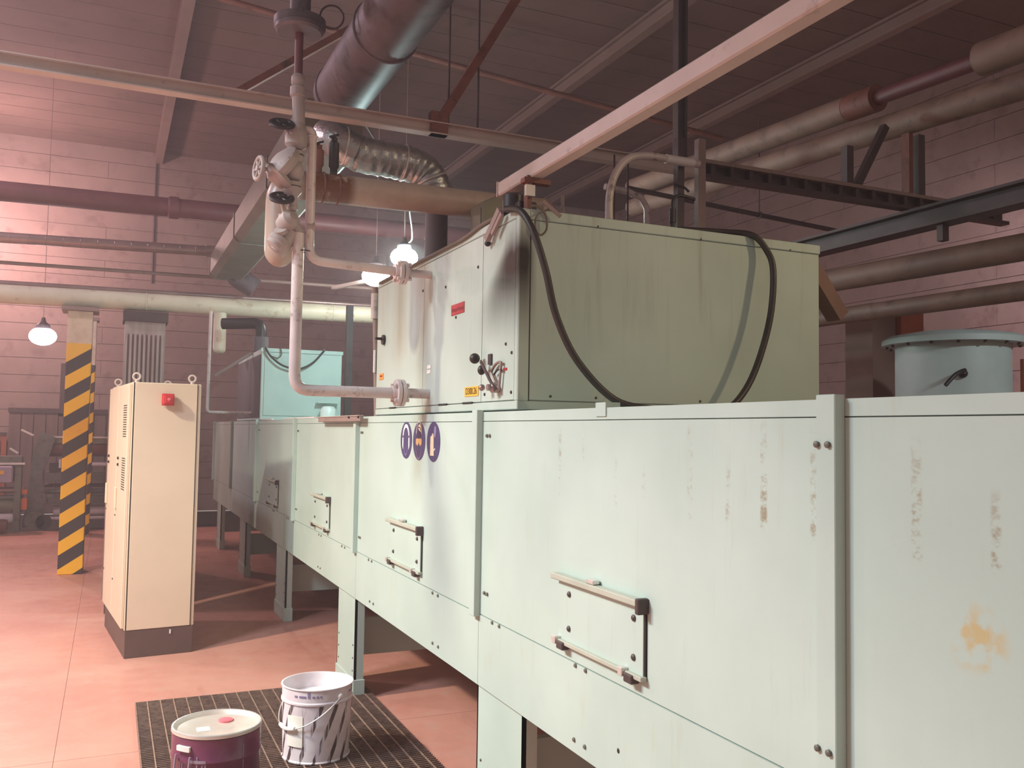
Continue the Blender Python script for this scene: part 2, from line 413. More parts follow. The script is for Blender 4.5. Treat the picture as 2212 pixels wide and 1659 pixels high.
# ================================================================== THE SETTING
WY, WX, ZC = 19.5, 11.5, 7.3
XL = -6.0
fl = struct(MB().box(XL, WX, -6, WY, -.30, -.02).build('floor', 'floor_base'))
sl = None
for i in range(6):
    for j in range(6):
        x0 = XL+i*2.9; y0 = -5.97+j*4.5+.0
        y0 = 5.17+(j-3)*3.72 if True else y0
        y1 = min(y0+3.72, WY); x1 = min(x0+2.9, WX)
        o = MB().box(x0+.001, x1-.001, y0+.0015, y1-.0015, -.02, 0).build('floor_slab', 'floor', fl)
wf = struct(MB().box(XL, WX, WY, WY+.25, 0, ZC).build('wall_far', 'joint'))
wr = struct(MB().box(WX, WX+.25, -1, WY, 0, ZC).build('wall_right', 'joint'))
ce = struct(MB().box(XL, WX, -1, WY, ZC, ZC+.2).build('ceiling', 'ceil_joint'))
CH = .332
pf = pr = None
for k in range(22):
    z0 = k*CH
    off = 2.9 if k % 2 else 0.0
    x = XL-off
    BL = 5.8
    while x < WX-.05:
        a = max(x, XL); b = min(x+BL, WX)
        if b-a > .1:
            if pf is not None and abs(b-a-BL) < 1e-3: copy(pf, wf, (a-(XL), 0, z0))
            else:
                o = MB().box(a+.003, b-.003, WY-.02, WY, z0+.005, z0+CH-.005).build('wall_block', 'block', wf)
                if pf is None and abs(b-a-BL) < 1e-3 and k == 0 and a == XL: pf = o
        x += BL
    y = 3.0-off
    while y < WY-.05:
        a = max(y, 3.0); b = min(y+BL, WY)
        if pr is not None and abs(b-a-BL) < 1e-3: copy(pr, wr, (0, a-3.0, z0))
        else:
            o = MB().box(WX-.02, WX, a+.003, b-.003, z0+.005, z0+CH-.005).build('wall_block', 'block', wr)
            if pr is None and k == 0 and a == 3.0: pr = o
        y += BL
PX = [.73, 3.6, 6.38, 9.3]
edges = [XL]+PX+[WX]
for i in range(len(edges)-1):
    first = None
    for j in range(21):
        y0 = 6.9+j*.6
        if first is None: first = MB().box(edges[i]+.01, edges[i+1]-.01, y0+.008, y0+.592, ZC-.02, ZC).build('ceiling_board', 'ceil', ce)
        else: copy(first, ce, (0, j*.6, 0))
for i, x in enumerate(PX):
    b = MB().box(x-.07, x+.07, 3, WY-.03, ZC-.06, ZC-.021).box(x-.02, x+.02, 3, WY-.03, ZC-.2, ZC-.06)
    b.box(x-.07, x+.07, 3, WY-.03, ZC-.24, ZC-.2)
    struct(b.build('trim_%d' % (i+1), 'purlin'))
# wall boards and strip curtain at the foot of the far wall
t = thing('wall_board', (-.9, WY-.03, 0), 'tall brown boarded screen on the far wall behind the striped column', 'screen')
for k in range(8):
    MB().box(-1.74+k*.21, -1.545+k*.21, WY-.09, WY-.03, .02, 1.99).build('board', 'board', t)
MB().box(-1.76, -.04, WY-.11, WY-.09, 1.93, 2.02).build('top_rail', 'steel_dark', t)
t = thing('strip_curtain', (-1.95, WY-.12, 0), 'orange plastic strip curtain at the left edge of the far wall', 'curtain')
for k in range(6): MB().box(-2.35+k*.1, -2.265+k*.1, WY-.125-.01*(k % 2), WY-.12-.01*(k % 2), .05, 1.5).build('strip', 'orange_post', t)
MB().box(-2.37, -1.76, WY-.15, WY-.10, 1.5, 1.55).build('rail', 'steel_dark', t)

# thin haze volume added over the hall, standing in for lens glare
hm = bpy.data.materials.new('glare_volume'); hm.use_nodes = True
hm.node_tree.nodes.remove(hm.node_tree.nodes['Principled BSDF'])
vs = hm.node_tree.nodes.new('ShaderNodeVolumeScatter'); vs.inputs['Density'].default_value = 0.011
vs.inputs['Anisotropy'].default_value = 0.35; vs.inputs['Color'].default_value = (1.0, .81, .84, 1)
hm.node_tree.links.new(vs.outputs[0], hm.node_tree.nodes['Material Output'].inputs['Volume'])
M['haze'] = hm
hz = MB().box(XL-.6, WX+.5, -7, WY+.5, -.5, ZC+.5).build('glare_haze', 'haze')
tag(hz, 'thin pinkish haze added for lens glare across the whole hall', 'haze', kind='stuff')

# ================================================================== DRYING OVEN
XF = 1.45
ov = thing('drying_oven', (XF, 7.8, 0), 'long pale mint industrial oven on legs with rust drips, running along the right', 'oven')
MB().box(XF+.012, 3.12, -.8, 14.2, .64, 1.775).build('body', 'mint', ov, .004)
STR = [-.57, 1.49, 3.55, 5.61, 7.70, 9.85, 12.0, 14.1]
p0 = None
for i in range(7):
    a, b = STR[i], STR[i+1]
    MB().box(XF, XF+.014, a+.002, b-.002, .935, 1.742).build('side_panel', 'mint', ov)
    MB().box(XF, XF+.014, a+.002, b-.002, 1.745, 1.783).build('top_flange', 'mint', ov)
    MB().box(XF-.002, XF+.014, a+.0015, b-.0015, .64, .931).build('skirt_panel', 'mint', ov)
for i in range(8):
    y = STR[i]
    MB().box(XF-.03, XF, y-.012, y+.045, .925, 1.792).build('cover_strip', 'mint', ov, .002)
MB().box(XF-.004, XF+.05, 2.50, 2.565, 1.755, 1.80).build('clip_plate', 'mint', ov)
MB().box(XF-.004, XF+.02, 7.0, 8.3, 1.785, 1.797).build('edge_strip', 'white', ov)
MB().box(XF-.004, XF+.02, 9.0, 9.6, 1.785, 1.797).build('edge_strip', 'white', ov)
bolt = MB().lathe([(.0075, 0), (.0075, .005), (.004, .0075)], (XF-.0015, 3.399, .926), (-1, 0, 0), 8).build('bolt', 'bolt', ov)
bp = Vector((0, 3.399, .926))
for (y, z) in [(3.328, .926), (2.685, .926), (2.615, .926), (4.137, .922), (4.06, .922), (5.26, .684), (5.18, .684), (4.123, .687), (4.043, .687),
               (2.689, .682), (2.615, .682), (5.305, .923), (5.235, .923), (6.708, .919), (6.63, .919), (5.985, .922), (5.905, .922), (6.71, .682), (6.63, .682),
               (1.35, .926), (1.28, .926), (8.03, .92), (7.95, .92), (8.78, .92), (8.7, .92)]:
    copy(bolt, ov, (0, y-bp.y, z-bp.z))
for y in STR[:6]:
    for z in (1.683, 1.03):
        for d in (-.06, -.09) if y > 3 else (.006, .039):
            dx = -.03 if y < 3 else 0
            copy(bolt, ov, (dx, y+d-bp.y, z-bp.z))
hole = MB().lathe([(.009, 0), (.006, .002)], (XF-.0015, 2.407, .736), (-1, 0, 0), 10).build('plug_hole', 'black', ov)
# inspection hatches
def hatch(y0, y1):
    h = MB().box(XF-.010, XF-.001, y0+.01, y1, .995, 1.205).build('access_hatch', 'mint', ov)
    MB().box(XF-.006, XF-.0005, y0+.003, y0+.01, .985, 1.205).build('gap', 'seam', h)
    MB().box(XF-.034, XF-.002, y0+.012, y1+.02, 1.196, 1.216).build('top_rail', 'rail', h, .003)
    MB().box(XF-.038, XF-.0, y0-.006, y0+.014, 1.176, 1.222).build('rail_end', 'steel_dark', h, .003)
    MB().box(XF-.024, XF-.002, y0, y1+.03, .982, .996).build('bottom_rail', 'rail', h, .002)
    for yy in (y0+.04, y1-.07):
        MB().box(XF-.032, XF-.002, yy, yy+.045, .966, .992).build('hinge', 'steel_dark', h, .003)
        MB().box(XF-.034, XF-.004, yy+.05, yy+.075, .978, 1.004).build('clip', 'tin', h, .002)
    MB().box(XF-.03, XF-.004, (y0+y1)/2, (y0+y1)/2+.05, 1.217, 1.232).build('latch', 'tin', h, .003)
    for yy in (y0+.06, y1-.08):
        for zz in (1.04, 1.155):
            MB().lathe([(.010, 0), (.010, .004), (.005, .008)], (XF-.010, yy, zz), (-1, 0, 0), 10).build('screw', 'steel_dark', h)
    return h
for k in range(4): hatch(2.25+2.055*k+.08*(k == 3), 2.80+2.055*k+.08*(k == 3))
# legs
for i, (a, b) in enumerate([(.62, 1.07), (3.13, 3.59), (5.66, 6.13), (8.12, 8.62), (10.7, 11.2), (13.2, 13.65)]):
    g = MB().box(XF+.015, XF+.03, a, b, .02, .64).box(XF+.015, XF+.075, a, a+.012, .02, .64).box(XF+.015, XF+.075, b-.012, b, .02, .64).build('leg', 'mint', ov)
    MB().box(XF+.008, XF+.085, a-.006, b+.006, .0, .12).build('foot', 'mint', g, .003)
    for yy in (a+.04, b-.05):
        for zz in (.17, .25, .33): MB().lathe([(.007, 0), (.004, .004)], (XF+.015, yy, zz), (-1, 0, 0), 8).build('bolt', 'steel_dark', g)
    MB().box(2.98, 3.05, a, b, 0, .64).build('leg', 'mint', ov)
    MB().box(XF+.08, 2.98, (a+b)/2-.02, (a+b)/2+.02, .22, .46).build('cross_plate', 'mint', ov)
# safety signs (each a disc stuck on the oven)
def sign(y, z, kind, label):
    s = thing('safety_sign', (XF-.001, y, z-.1), label, 'sign', 'round blue safety signs')
    MB().lathe([(.098, 0), (.098, .002)], (XF, y, z), (-1, 0, 0), 40).build('disc', 'blue_sign', s)
    x0, x1 = XF-.0032, XF-.002
    def poly(pts, m, nm='pictogram'): MB().prism([(y+p[0], z+p[1]) for p in pts], 0, x1, x0).build(nm, m, s)
    def ring(R0, R1, ry, cy, cz, a0, a1, m, n=18):
        pts = [(cy+R1*math.cos(a0+(a1-a0)*k/n), cz+R1*ry*math.sin(a0+(a1-a0)*k/n)) for k in range(n+1)]
        pts += [(cy+R0*math.cos(a1+(a0-a1)*k/n), cz+R0*ry*math.sin(a1+(a0-a1)*k/n)) for k in range(n+1)]
        poly(pts, m)
    # +y is to the left on the picture
    if kind == 0:
        ring(.046, .060, 1.3, 0, .008, .1, PI-.1, 'white_label')
        poly([(.055, .03), (.062, .0), (.062, -.03), (.048, -.05), (.045, -.02), (.045, .02)], 'white_label')
        poly([(-.055, .03), (-.062, .0), (-.062, -.03), (-.048, -.05), (-.045, -.02), (-.045, .02)], 'white_label')
        ring(.030, .034, 1.5, 0, -.03, PI+.2, 2*PI-.2, 'lilac_print')
    elif kind == 1:
        poly([(-.03, .045), (-.025, .075), (-.005, .088), (.012, .075), (.005, .06), (-.015, .05)], 'cream_print')
        ring(.046, .049, 1.7, 0, -.01, 0, 2*PI-.001, 'lilac_print', 30)
        poly([(.046, .012), (-.046, .012), (-.044, -.015), (-.02, -.026), (0, -.008), (.02, -.026), (.044, -.015)], 'tan_print')
        ring(.040, .043, 1.3, 0, .045, -.3, PI+.3, 'white_label')
        poly([(.030, .04), (.038, .02), (-.038, .02), (-.030, .04), (-.01, .052), (.012, .05)], 'blue_dark')
    else:
        poly([(.042, -.068), (-.012, -.068), (-.008, -.02), (-.006, .025), (.004, .042), (.012, .042), (.022, .03), (.04, .025)], 'cream_print')
        poly([(-.006, .03), (-.01, .06), (-.02, .078), (-.04, .074), (-.044, .05), (-.03, .02)], 'lilac_print')
        poly([(-.014, -.045), (-.03, -.035), (-.026, -.03), (-.012, -.038)], 'white_label')
    return s
sign(4.617, 1.648, 0, 'left round blue sign with a white ear protection pictogram')
sign(4.398, 1.647, 1, 'middle round blue sign with a masked face pictogram')
sign(4.175, 1.646, 2, 'right round blue sign with a cream glove pictogram')
# brown cable tray clipped on the top edge
t = thing('cable_trunking', (XF-.03, 6.0, 1.745), 'brown metal cable trunking clipped to oven top edge left of the burner unit', 'trunking')
MB().box(XF-.055, XF-.031, 5.40, 6.60, 1.752, 1.785).build('channel', 'steel_pink', t, .003)
MB().box(XF-.06, XF-.029, 5.40, 6.66, 1.785, 1.79).build('lid', 'beam_pale', t)
for yy in (5.66, 5.42): MB().sphere((XF-.058, yy, 1.779), .009).build('bolt', 'black_iron', t)

# ================================================================== BURNER UNIT ON THE OVEN
UX, UY0, UY1, UZ0, UZ1, UX1 = 1.47, 3.24, 5.32, 1.79, 2.60, 3.03
un = thing('burner_unit', (2.2, 4.3, UZ0-.007), 'large mint sheet metal burner cabinet with soot stain, standing on the oven', 'cabinet')
MB().box(UX+.012, UX1, UY0+.012, UY1, UZ0+.01, UZ1-.004).build('body', 'unit', un)
MB().box(UX, UX1, UY0, UY1, UZ0, UZ0+.035).build('bottom_rail', 'unit', un, .003)
MB().box(UX, UX+.05, UY0, UY0+.035, UZ0+.035, UZ1).build('corner_post', 'unit', un, .004)
MB().box(UX, UX+.04, UY0+.036, UY1, UZ1-.035, UZ1).build('top_rail', 'unit', un, .003)
MB().box(UX+.05, UX1, UY0, UY0+.02, UZ1-.042, UZ1).build('top_rail', 'unit', un, .003)
MB().box(UX+.002, UX1, UY0+.02, UY1, UZ1-.004, UZ1+.002).build('roof_sheet', 'steel_dark', un)
for (a, b) in ((UY0+.038, 3.621), (3.626, 4.427), (4.432, UY1-.003)):
    MB().box(UX+.002, UX+.013, a, b, UZ0+.040, UZ1-.039).build('side_panel', 'unit', un)
MB().box(UX+.055, UX1-.012, UY0+.003, UY0+.013, UZ0+.040, UZ1-.046).build('end_panel', 'unit', un)
MB().box(UX+.05, UX+.0545, UY0+.004, UY0+.012, UZ0+.036, UZ1-.043).build('seam', 'seam', un)
for (y, z) in ((3.30, 1.86), (3.58, 1.86), (3.36, 2.06), (4.1, 2.40), (3.68, 2.43), (3.95, 2.235), (4.45, 2.43), (3.30, 2.02)):
    MB().lathe([(.008, 0), (.005, .005)], (UX+.002, y, z), (-1, 0, 0), 8).build('screw', 'steel_dark', un)
for x in (1.62, 1.83, 2.35, 2.85):
    for z in ((1.846, 2.562) if x > 1.7 else (1.846,)):
        MB().lathe([(.006, 0), (.004, .004)], (x, UY0+.003, z), (0, -1, 0), 8).build('screw', 'steel_dark', un)
for y in (3.72, 4.05, 4.9): MB().box(UX-.003, UX+.002, y, y+.12, UZ0+.034, UZ0+.042).build('catch', 'seam', un)
# door handle near the far edge
h = MB().box(UX-.05, UX, 5.17, 5.19, 2.235, 2.25).build('door_handle', 'black_iron', un, .003)
MB().lathe([(.03, 0), (.03, .012)], (UX, 5.16, 2.235), (-1, 0, 0), 14).build('handle_plate', 'black_iron', h)
# lever with quadrant
q = MB().bar((UX-.035, 3.545, 2.00), (UX-.03, 3.395, 1.872), .006, .014).build('damper_lever', 'steel_dark', un)
MB().sphere((UX-.04, 3.60, 2.015), .023).build('knob', 'black', q)
MB().sphere((UX-.03, 3.545, 1.962), .017, (1, 1, 1.25)).build('knob', 'black', q)
MB().lathe([(.022, 0), (.022, .03), (.014, .035), (.014, .05)], (UX, 3.43, 1.883), (-1, 0, 0), 14).build('hub', 'clad', q)
MB().sphere((UX-.045, 3.50, 1.885), .014).build('wing_nut', 'clad', q)
def arcpts(R, a0, a1, n=10): return [(UX-.012, 3.395+R*math.cos(a0+(a1-a0)*k/n), 1.872+R*math.sin(a0+(a1-a0)*k/n)) for k in range(n+1)]
MB().tube([(UX-.012, 3.395, 1.872)]+arcpts(.115, 1.75, .75)[::-1]+[(UX-.012, 3.395, 1.872)], .006, 8).build('quadrant', 'clad', q)
MB().tube(arcpts(.085, 1.9, .9), .004, 8).build('quadrant_slot', 'black_iron', q)
MB().box(UX-.006, UX, 3.50, 3.535, 1.985, 2.03).build('stop_plate', 'steel_dark', q)
# labels
def label_plate(name, y0, y1, z0, z1, m, lab, cat='label', group=None):
    t = thing(name, (UX, (y0+y1)/2, z0), lab, cat, group)
    MB().box(UX-.001, UX+.002, y0, y1, z0, z1).build('plate', m, t); return t
t = label_plate('warning_label', 3.842, 4.013, 2.248, 2.298, 'red_label', 'red rectangular label with dark lettering on the middle burner panel')
for k, (a, b) in enumerate(((3.85, 3.885), (3.892, 3.93), (3.936, 3.965), (3.972, 4.005))): MB().box(UX-.0016, UX-.0009, a, b, 2.262+.003*(k % 2), 2.276+.003*(k % 2)).build('print_mark', 'red_print', t)
t = label_plate('number_plate', 3.652, 3.817, 1.857, 1.9, 'yellow_label', 'yellow number plate reading D300.26 at the foot of the burner unit')
text_mesh('lettering', 'D300.26', .042, 'print', t, (UX-.0015, 3.7345, 1.8785), (PI/2, 0, -PI/2), sx=.93)
t = label_plate('warning_label', 5.16, 5.245, 2.0, 2.037, 'orange_label', 'small orange label at the far left edge of the burner unit')
MB().box(UX-.0016, UX-.0009, 5.18, 5.23, 2.017, 2.026).build('print_mark', 'red_print', t)
label_plate('warning_label', 3.345, 3.38, 1.952, 1.962, 'red', 'tiny red tag right of the damper lever on the burner unit')
label_plate('sticker', 4.30, 4.355, 2.015, 2.033, 'white_label', 'upper of two small white stickers beside the panel seam')
label_plate('sticker', 4.305, 4.358, 1.990, 2.009, 'white_label', 'lower of two small white stickers beside the panel seam')
# things on the roof of the burner unit
t = thing('junction_box', (1.9, 4.49, UZ1+.002), 'grey green metal junction box on the roof of the burner unit', 'box')
MB().prism([(1.78, UZ1+.002), (2.12, UZ1+.002), (2.12, 2.95), (1.86, 2.97), (1.78, 2.93)], 1, 4.40, 4.58).build('body', 'grey_box', t, .006)
MB().box(1.775, 1.781, 4.42, 4.56, 2.62, 2.90).build('cover', 'grey_box', t)
t = thing('motor_actuator', (1.52, 3.40, UZ1+.002), 'dark actuator motor on the sooted front corner of the burner unit', 'motor')
MB().lathe([(.02, 0), (.045, .01), (.045, .09), (.03, .10)], (1.52, 3.42, UZ1+.004), (0, 0, 1), 16).build('body', 'black_iron', t)
MB().box(1.50, 1.58, 3.31, 3.36, UZ1+.002, UZ1+.05).build('terminal_box', 'black_iron', t, .004)
t = thing('clamp_bracket', (1.5, 3.33, UZ1), 'reddish clamp bracket holding the square beam over the front corner', 'bracket')
MB().box(1.515, 1.535, 3.265, 3.30, UZ1+.002, 2.745).build('upright', 'steel_red', t)
MB().box(1.50, 1.62, 3.262, 3.302, 2.715, 2.735).build('saddle', 'steel_red', t)
MB().box(1.50, 1.54, 3.245, 3.262, 2.655, 2.70).build('clip', 'tin', t)
a = MB().bar((1.455, 3.40, 2.625), (1.445, 3.52, 2.52), .022, .028).build('arm', 'steel_pink', t)
MB().bar((1.445, 3.36, 2.60), (1.44, 3.45, 2.53), .012, .018).build('arm', 'steel_pink', t)
MB().sphere((1.455, 3.535, 2.508), .014).build('tip', 'black_iron', a)
t = tag(MB().tube(smooth_path([(1.60, 3.225, 2.605), (1.54, 3.222, 2.575), (1.532, 3.222, 2.52), (1.555, 3.222, 2.493), (1.582, 3.222, 2.52), (1.578, 3.222, 2.575), (1.55, 3.224, 2.606), (1.52, 3.228, 2.61)]), .0045, 8).build('cable_coil', 'cable_grey'), 'small loop of grey cable hanging over the burner unit front corner', 'cable')
tag(MB().bar((1.565, 3.22, 2.63), (1.64, 3.21, 2.575), .010, .014).build('hook_rod', 'steel_pink'), 'short pinkish steel rod sticking out beside the cable loop', 'rod')
tag(MB().tube(smooth_path([(1.475, 3.45, UZ1+.012), (1.466, 3.62, UZ1+.008), (1.462, 3.85, UZ1-.012), (1.462, 4.2, UZ1-.012), (1.462, 5.25, UZ1-.012)]), .009, 8).build('conduit', 'cable_grey'), 'grey cable conduit along the upper edge of the burner unit', 'conduit')
tag(MB().box(1.9, 1.94, 4.75, 5.3, UZ1+.002, UZ1+.09).build('roof_rail', 'beam_pale'), 'pale steel rail lying on the roof behind the dark vertical duct', 'rail')
# hose
tag(MB().tube(smooth_path([(1.45, 3.33, 2.61), (1.455, 3.2, 2.575), (1.48, 3.13, 2.48), (1.52, 3.10, 2.33), (1.57, 3.10, 2.15), (1.66, 3.09, 1.98), (1.82, 3.08, 1.835), (1.98, 3.05, 1.80), (2.15, 3.04, 1.799), (2.3, 3.06, 1.80), (2.43, 3.10, 1.84), (2.555, 3.13, 1.98), (2.655, 3.15, 2.22), (2.69, 3.17, 2.44), (2.675, 3.2, 2.54), (2.62, 3.23, 2.605), (2.52, 3.30, 2.622), (2.3, 3.36, 2.622)], 6), .0145, 12).build('rubber_hose', 'black'),
    'thick black rubber hose looping across the burner unit end wall', 'hose')
# square beam overhead, running towards the photographer
t = thing('square_beam', (1.555, 2.0, 2.735), 'pale square steel beam running overhead to the burner unit corner', 'beam')
MB().prism([(1.525, 2.737), (1.585, 2.737), (1.585, 2.80), (1.525, 2.80)], 1, .35, 3.60).build('tube', 'beam_pale', t, .006)
MB().box(1.523, 1.587, 3.601, 3.609, 2.735, 2.802).build('end_cap', 'beam_pale', t)

# ================================================================== GAS PIPEWORK
YP = 4.33
lp = thing('gas_pipe', (.79, YP, 1.85), 'grey painted gas pipe dropping and turning into lower burner flange', 'pipe', 'gas pipes of the burner')
MB().tube(arc_path([(.797, YP, 2.64), (.797, YP, 1.885), (1.29, YP, 1.885)], .075), .0275, 18).build('pipe', 'pipe_grey', lp)
def flange(p, x, z, r=.068):
    f = MB().lathe([(.036, -.03), (.04, -.012), (r, -.012), (r, .006)], (x, YP, z), (1, 0, 0), 28).build('flange', 'pipe_grey', p)
    MB().lathe([(r-.004, .006), (r-.004, .010)], (x, YP, z), (1, 0, 0), 28).build('gasket', 'black', f)
    MB().lathe([(r, .010), (r, .028), (.04, .028), (.036, .045)], (x, YP, z), (1, 0, 0), 28).build('counter_flange', 'pipe_grey', f)
    for k in range(4):
        a = PI/4+k*PI/2
        MB().cyl((x-.026, YP+.052*math.cos(a), z+.052*math.sin(a)), (x+.046, YP+.052*math.cos(a), z+.052*math.sin(a)), .0095, 8).build('bolt', 'pipe_grey', f)
flange(lp, 1.31, 1.887)
MB().cyl((1.33, YP, 1.887), (1.4715, YP, 1.887), .025, 18).build('stub', 'pipe_grey', lp)
up_ = thing('gas_pipe', (.82, YP, 2.49), 'grey painted gas pipe turning off higher up towards the upper flange', 'pipe', 'gas pipes of the burner')
MB().tube(arc_path([(.80, YP+.02, 3.15), (.850, YP, 3.15), (.850, YP, 2.515), (1.29, YP, 2.497)], [.03, .07]), .0225, 18).build('pipe', 'pipe_grey', up_)
flange(up_, 1.31, 2.495, .06)
MB().cyl((1.33, YP, 2.495), (1.4715, YP, 2.495), .02, 18).build('stub', 'pipe_grey', up_)
MB().torus((.850, YP, 3.118), (0, 0, 1), .024, .005, 20, 8).build('collar', 'pipe_grey', up_)
MB().torus((.825, YP, 2.555), (0, 0, 1), .032, .003, 20, 8).build('wire_tie', 'black_iron', up_)
vt = thing('valve_train', (.77, YP, 2.6), 'grey gas valve and regulator train hanging from the ceiling flange', 'valve')
MB().cyl((.775, YP, 3.63), (.775, YP, 3.36), .020, 14).build('riser', 'pipe_maroon', vt)
MB().lathe([(.105, 0), (.115, .012), (.115, .03), (.1, .034)], (.775, YP, 3.62), (0, 0, 1), 32).build('ceiling_flange', 'galv', vt)
MB().lathe([(.118, 0), (.125, .012), (.125, .05), (.08, .06)], (.785, YP+.05, 3.658), (0, 0, 1), 32).build('ceiling_flange', 'galv', vt)
MB().cyl((.785, YP+.05, 3.70), (.785, YP+.05, 5.5), .05, 14).build('drop_pipe', 'galv', vt)
MB().lathe([(.028, 0), (.037, .01), (.037, .05), (.028, .06), (.033, .07), (.033, .10), (.024, .115)], (.775, YP, 3.30), (0, 0, 1), 20).build('union', 'valve', vt)
MB().cyl((.778, YP, 3.31), (.785, YP, 3.16), .03, 16).build('pipe', 'valve', vt)
MB().lathe([(.03, 0), (.052, .02), (.056, .06), (.045, .10), (.03, .13)], (.77, YP, 3.045), (.1, 0, 1), 20).build('valve_body', 'valve', vt)
def wheel(c, ax, R, m, nm='handwheel'):
    w_ = MB().torus(c, ax, R, .011, 28, 8).build(nm, m, vt)
    axv = Vector(ax).normalized(); ref = Vector((0, 0, 1)) if abs(axv.z) < .9 else Vector((1, 0, 0)); n = axv.cross(ref).normalized(); b_ = axv.cross(n)
    for k in range(3):
        d = n*math.cos(k*PI/3)+b_*math.sin(k*PI/3); MB().cyl(Vector(c)-d*R, Vector(c)+d*R, .008, 8).build('spoke', m, w_)
    MB().lathe([(.014, -.01), (.014, .012)], c, ax, 12).build('hub', m, w_)
wheel((.70, YP-.02, 3.155), (-.1, -.75, 1), .052, 'black_iron')
MB().cyl((.70, YP-.02, 3.155), (.755, YP, 3.10), .009, 10).build('spindle', 'valve', vt)
MB().lathe([(.048, 0), (.05, .014)], (.765, YP, 3.018), (0, 0, 1), 20).build('joint_ring', 'valve', vt)
MB().lathe([(.047, 0), (.047, .005)], (.765, YP, 3.012), (0, 0, 1), 20).build('gasket', 'black', vt)
MB().lathe([(.05, 0), (.05, .014), (.038, .03)], (.765, YP, 3.01), (0, 0, -1), 20).build('joint_ring', 'valve', vt)
MB().sphere((.765, YP, 2.94), .05, (1, 1, 1.15)).build('regulator_body', 'valve', vt)
MB().lathe([(.02, -.04), (.085, -.03), (.10, -.012), (.10, .012), (.085, .03), (.03, .05)], (.715, YP, 2.965), (-.75, -.2, .5), 30).build('diaphragm_case', 'valve', vt)
MB().lathe([(.03, -.03), (.075, -.02), (.09, 0), (.075, .02), (.03, .035)], (.70, YP+.01, 2.90), (-.6, .1, -.65), 28).build('diaphragm_case', 'valve', vt)
for k in range(6):
    a = k*PI/3; ax = Vector((-.75, -.2, .5)).normalized(); n = ax.cross(Vector((0, 0, 1))).normalized(); b_ = ax.cross(n)
    p = Vector((.715, YP, 2.965))+(n*math.cos(a)+b_*math.sin(a))*.09
    MB().cyl(p-ax*.02, p+ax*.02, .008, 8).build('bolt', 'valve', vt)
wheel((.60, YP-.02, 2.925), (-1, -.25, .05), .052, 'valve')
MB().cyl((.60, YP-.02, 2.925), (.70, YP-.01, 2.93), .010, 10).build('spindle', 'valve', vt)
MB().lathe([(.045, 0), (.048, .018)], (.76, YP, 2.862), (0, 0, 1), 20).build('joint_ring', 'valve', vt)
MB().lathe([(.044, 0), (.044, .005)], (.76, YP, 2.857), (0, 0, 1), 20).build('gasket', 'black', vt)
MB().lathe([(.048, 0), (.046, .02), (.026, .045)], (.76, YP, 2.856), (0, 0, -1), 20).build('joint_ring', 'valve', vt)
MB().lathe([(.022, 0), (.022, .05), (.027, .052), (.027, .06), (.02, .07)], (.765, YP, 2.815), (0, 0, -1), 16).build('nipple', 'valve', vt)
wheel((.708, YP-.03, 2.795), (-.1, -.75, 1), .050, 'black_iron')
MB().cyl((.708, YP-.03, 2.795), (.725, YP-.01, 2.72), .009, 10).build('spindle', 'valve', vt)
MB().lathe([(.02, -.05), (.045, -.04), (.05, 0), (.045, .03), (.02, .05)], (.745, YP-.01, 2.69), (.25, -.6, .3), 22).build('valve_body', 'valve', vt)
MB().lathe([(.022, -.02), (.022, .02)], (.72, YP-.01, 2.70), (0, 0, 1), 12).build('gland', 'valve', vt)
MB().tube([(.76, YP, 2.73), (.775, YP, 2.68), (.80, YP, 2.64)], .027, 14).build('bend', 'valve', vt)
MB().tube(arc_path([(.77, YP, 2.65), (.72, YP+.02, 2.57), (.70, YP+.03, 2.55)], .02), [.03]+[.045]*8, 16).build('strainer_leg', 'valve', vt)
MB().lathe([(.054, 0), (.06, .012), (.06, .03), (.052, .036), (.052, .055), (.03, .065)], (.725, YP+.02, 2.605), (-.62, 0, -.75), 22).build('strainer_cap', 'valve', vt)
MB().lathe([(.02, 0), (.034, .01), (.034, .03)], (.72, YP, 2.625), (-.4, -.5, .7), 16).build('plug', 'valve', vt)
MB().lathe([(.022, 0), (.026, .006), (.026, .035)], (.835, YP, 2.675), (1, 0, 0), 16).build('plug', 'valve', vt)

# ================================================================== OVERHEAD BRIDGE BEAM, HANGERS, PIPES NEARBY
YB = 4.75
def chan(x0, x1, z):
    return MB().box(x0, x1, YB-.035, YB+.035, z+.028, z+.035).box(x0, x1, YB-.035, YB+.035, z-.035, z-.028).box(x0, x1, YB-.004, YB+.004, z-.028, z+.028)
t = thing('bridge_beam', (1.2, YB, 3.37), 'long pinkish steel channel beam crossing overhead from the left edge', 'beam')
chan(-1.6, 3.4, 3.405).build('channel', 'beam_pale', t)
for x, zt in ((1.70, 5.2), (1.88, 5.2)):
    tag(MB().cyl((x, YB, 3.441), (x, YB, 7.05), .006, 8).build('hanger_rod', 'steel_dark'), 'thin dark hanger rod, %s of the pair above the bridge beam' % ('left' if x < 1.8 else 'right'), 'rod')
MB().bar((1.64, YB, 3.44), (2.13, YB, 4.30), .05, .05, (0, 1, 0)).build('diagonal_brace', 'steel_red', t)
MB().box(1.59, 1.69, YB-.03, YB+.03, 3.37, 3.50).build('brace_plate', 'steel_red', t)
MB().bar((2.13, YB, 4.30), (2.9, YB, 5.65), .05, .05, (0, 1, 0)).build('diagonal_brace', 'steel_red', t)
t = thing('lattice_girder', (4.5, YB, 3.3), 'dark latticed girder crossing overhead to the right above the burner unit', 'girder')
MB().box(3.42, 6.3, YB-.04, YB+.04, 3.455, 3.48).build('upper_chord', 'steel_pink', t)
MB().box(3.42, 6.3, YB-.04, YB+.04, 3.36, 3.385).build('lower_chord', 'steel_dark', t)
